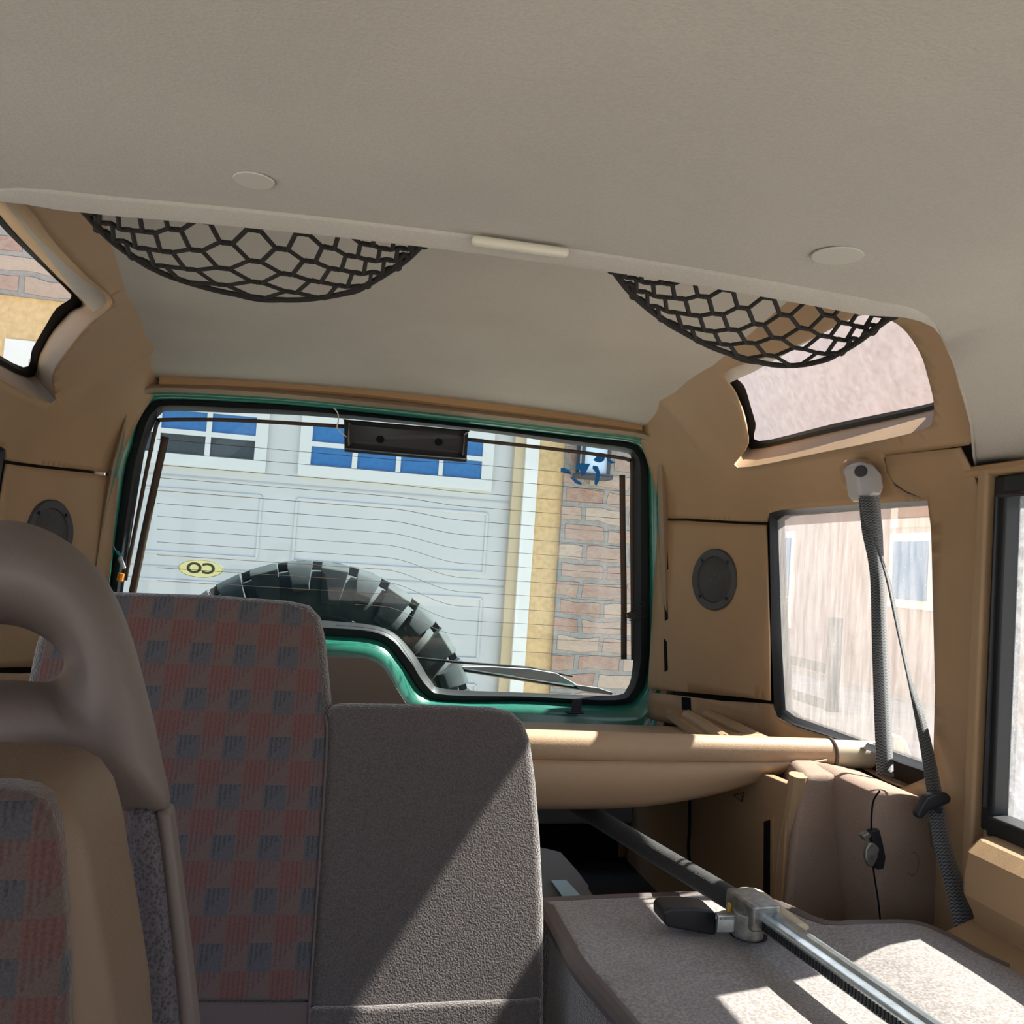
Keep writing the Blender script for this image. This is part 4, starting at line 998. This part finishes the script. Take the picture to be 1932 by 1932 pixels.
def winpanel(cols, lab):
    x0 = cols[0][0]-.07; x1 = cols[-1][1]+.07; z0 = zb0-.07; z1 = zt1+.07
    mb = MB(); y = FY+.045
    xs = [x0]+[v for c in cols for v in c]+[x1]
    for (c_, d_) in ((z0, zb0), (zb1, zt0), (zt1, z1)): mb.box(((x0+x1)/2, y, (c_+d_)/2), (x1-x0, .03, d_-c_))
    for (c_, d_) in ((zb0, zb1), (zt0, zt1)):
        for i in range(0, len(xs), 2): mb.box(((xs[i]+xs[i+1])/2, y, (c_+d_)/2), (xs[i+1]-xs[i], .03, d_-c_))
    o_ = mb.build('window_frame', GFRAME, gd, smooth=False)
    for i, c in enumerate(cols):
        for r, (a, b) in enumerate(((zb0, zb1), (zt0, zt1))):
            m_ = PANED if (lab == 'L' and r == 0) else PANEB
            box('pane', ((c[0]+c[1])/2, FY+.052, (a+b)/2), (c[1]-c[0], .01, b-a), m_, gd)
X_ = lambda px, y=870: PY(px, y, FY+.05).x
winpanel([(X_(586), X_(664)), (X_(674), X_(747)), (X_(756), X_(828)), (X_(836), X_(909))], 'R')
pw = X_(479)-X_(395); gp = X_(395)-X_(385)
x = X_(479); cl = []
for i in range(3): cl.append((x-pw, x)); x -= pw+gp
winpanel(cl[::-1], 'L')
# section joints and raised panels
mb = MB()
zsec = [zb0-.13-.53*i for i in range(4)]
for z in zsec: mb.box(((gx0+gx1)/2, FY+.058, z), (gx1-gx0-.06, .006, .008))
mb.build('section_joints', mat('joint_shadow_grey', (.45, .46, .46), .7), gd, smooth=False)
mb = MB()
for z in zsec[:-1]:
    for (a, b) in ((X_(586)-.06, X_(909)+.06), (X_(395)-2*(pw+gp)-.06, X_(479)+.06)):
        z0, z1 = z-.45, z-.08
        for q in (((a+b)/2, z1, b-a, .018), ((a+b)/2, z0, b-a, .018)): mb.box((q[0], FY+.058, q[1]), (q[2], .014, q[3]))
        for xx in (a, b): mb.box((xx, FY+.058, (z0+z1)/2), (.018, .014, z1-z0))
mb.build('raised_moulding', GDOOR, gd, bevel=.004, seg=2)
# wall lantern
la = PY(1118, 868, FY-.15)
ln_ = thing('wall_lantern', 'black wall lantern with pale glass on the stone beside the garage door', 'lantern', PY(1118, 905, FY-.15))
mb = MB(); wL = PY(1142, 868, FY-.15).x-PY(1094, 868, FY-.15).x; hL_ = PY(1118, 825, FY-.15).z-PY(1118, 900, FY-.15).z
cz_ = (PY(1118, 825, FY-.15).z+PY(1118, 900, FY-.15).z)/2
for sx_ in (-1, 1):
    for sy_ in (-1, 1): mb.box((la.x+sx_*wL/2, FY-.17+sy_*.06, cz_), (.018, .018, hL_))
for zz in (cz_-hL_/2, cz_+hL_/2): mb.box((la.x, FY-.17, zz), (wL+.05, .16, .03))
mb.box((la.x, FY-.08, cz_), (.10, .05, .2))
mb.build('lantern_frame', FENCEM, ln_, smooth=False)
box('lantern_glass', (la.x, FY-.17, cz_), (wL-.02, .10, hL_-.03), mat('lantern_glass_pale', (.62, .74, .85), .2), ln_)
# ---- neighbour's building, fence
NX = 8.0
nb = thing('neighbour_house', "neighbouring brown house with white framed windows beyond the right quarter window", 'house', (NX, 12, 0))
box('wall', (NX+2, 13, 3.1), (4, 15.8, 6.2), SIDEW, nb)
def nwin(pxs, m_):
    p = [PX(x, y, NX-.01) for x, y in pxs]; Y0 = min(q.y for q in p); Y1 = max(q.y for q in p); Z0 = min(q.z for q in p); Z1 = max(q.z for q in p)
    f = box('window_frame', (NX-.01, (Y0+Y1)/2, (Z0+Z1)/2), (.06, Y1-Y0+.24, Z1-Z0+.24), WHITEP, nb)
    box('pane', (NX-.05, (Y0+Y1)/2, (Z0+Z1)/2), (.02, Y1-Y0, Z1-Z0), m_, f)
nwin([(1692, 1022), (1752, 1135)], PANEB); nwin([(1440, 1016), (1488, 1172)], PANEB)
pq = PX(1700, 965, NX); 
box('siding_panel', (NX-.02, 11.0, 2.62), (.05, 1.2, .5), SIDING, nb); box('siding_trim', (NX-.03, 11.68, 2.62), (.06, .16, .5), WHITEP, nb)
fn_ = thing('post_fence', 'dark two-rail post fence standing in front of the neighbouring house', 'fence', (6.0, 10.4, 0))
fx = 6.0
pb = PX(1570, 1300, fx); 
box('post', (fx, pb.y, .55), (.13, .13, 1.12), FENCEM, fn_, bevel=.01)
zt_ = PX(1500, 1247, fx).z; zl_ = PX(1500, 1311, fx).z
box('rail', (fx, pb.y+1.5, zt_), (.04, 3.0, .11), FENCEM, fn_); box('rail', (fx, pb.y+1.5, zl_), (.04, 3.0, .11), FENCEM, fn_)
box('post', (fx, pb.y+2.9, .55), (.13, .13, 1.12), FENCEM, fn_, bevel=.01)
print('SCRIPT OK')
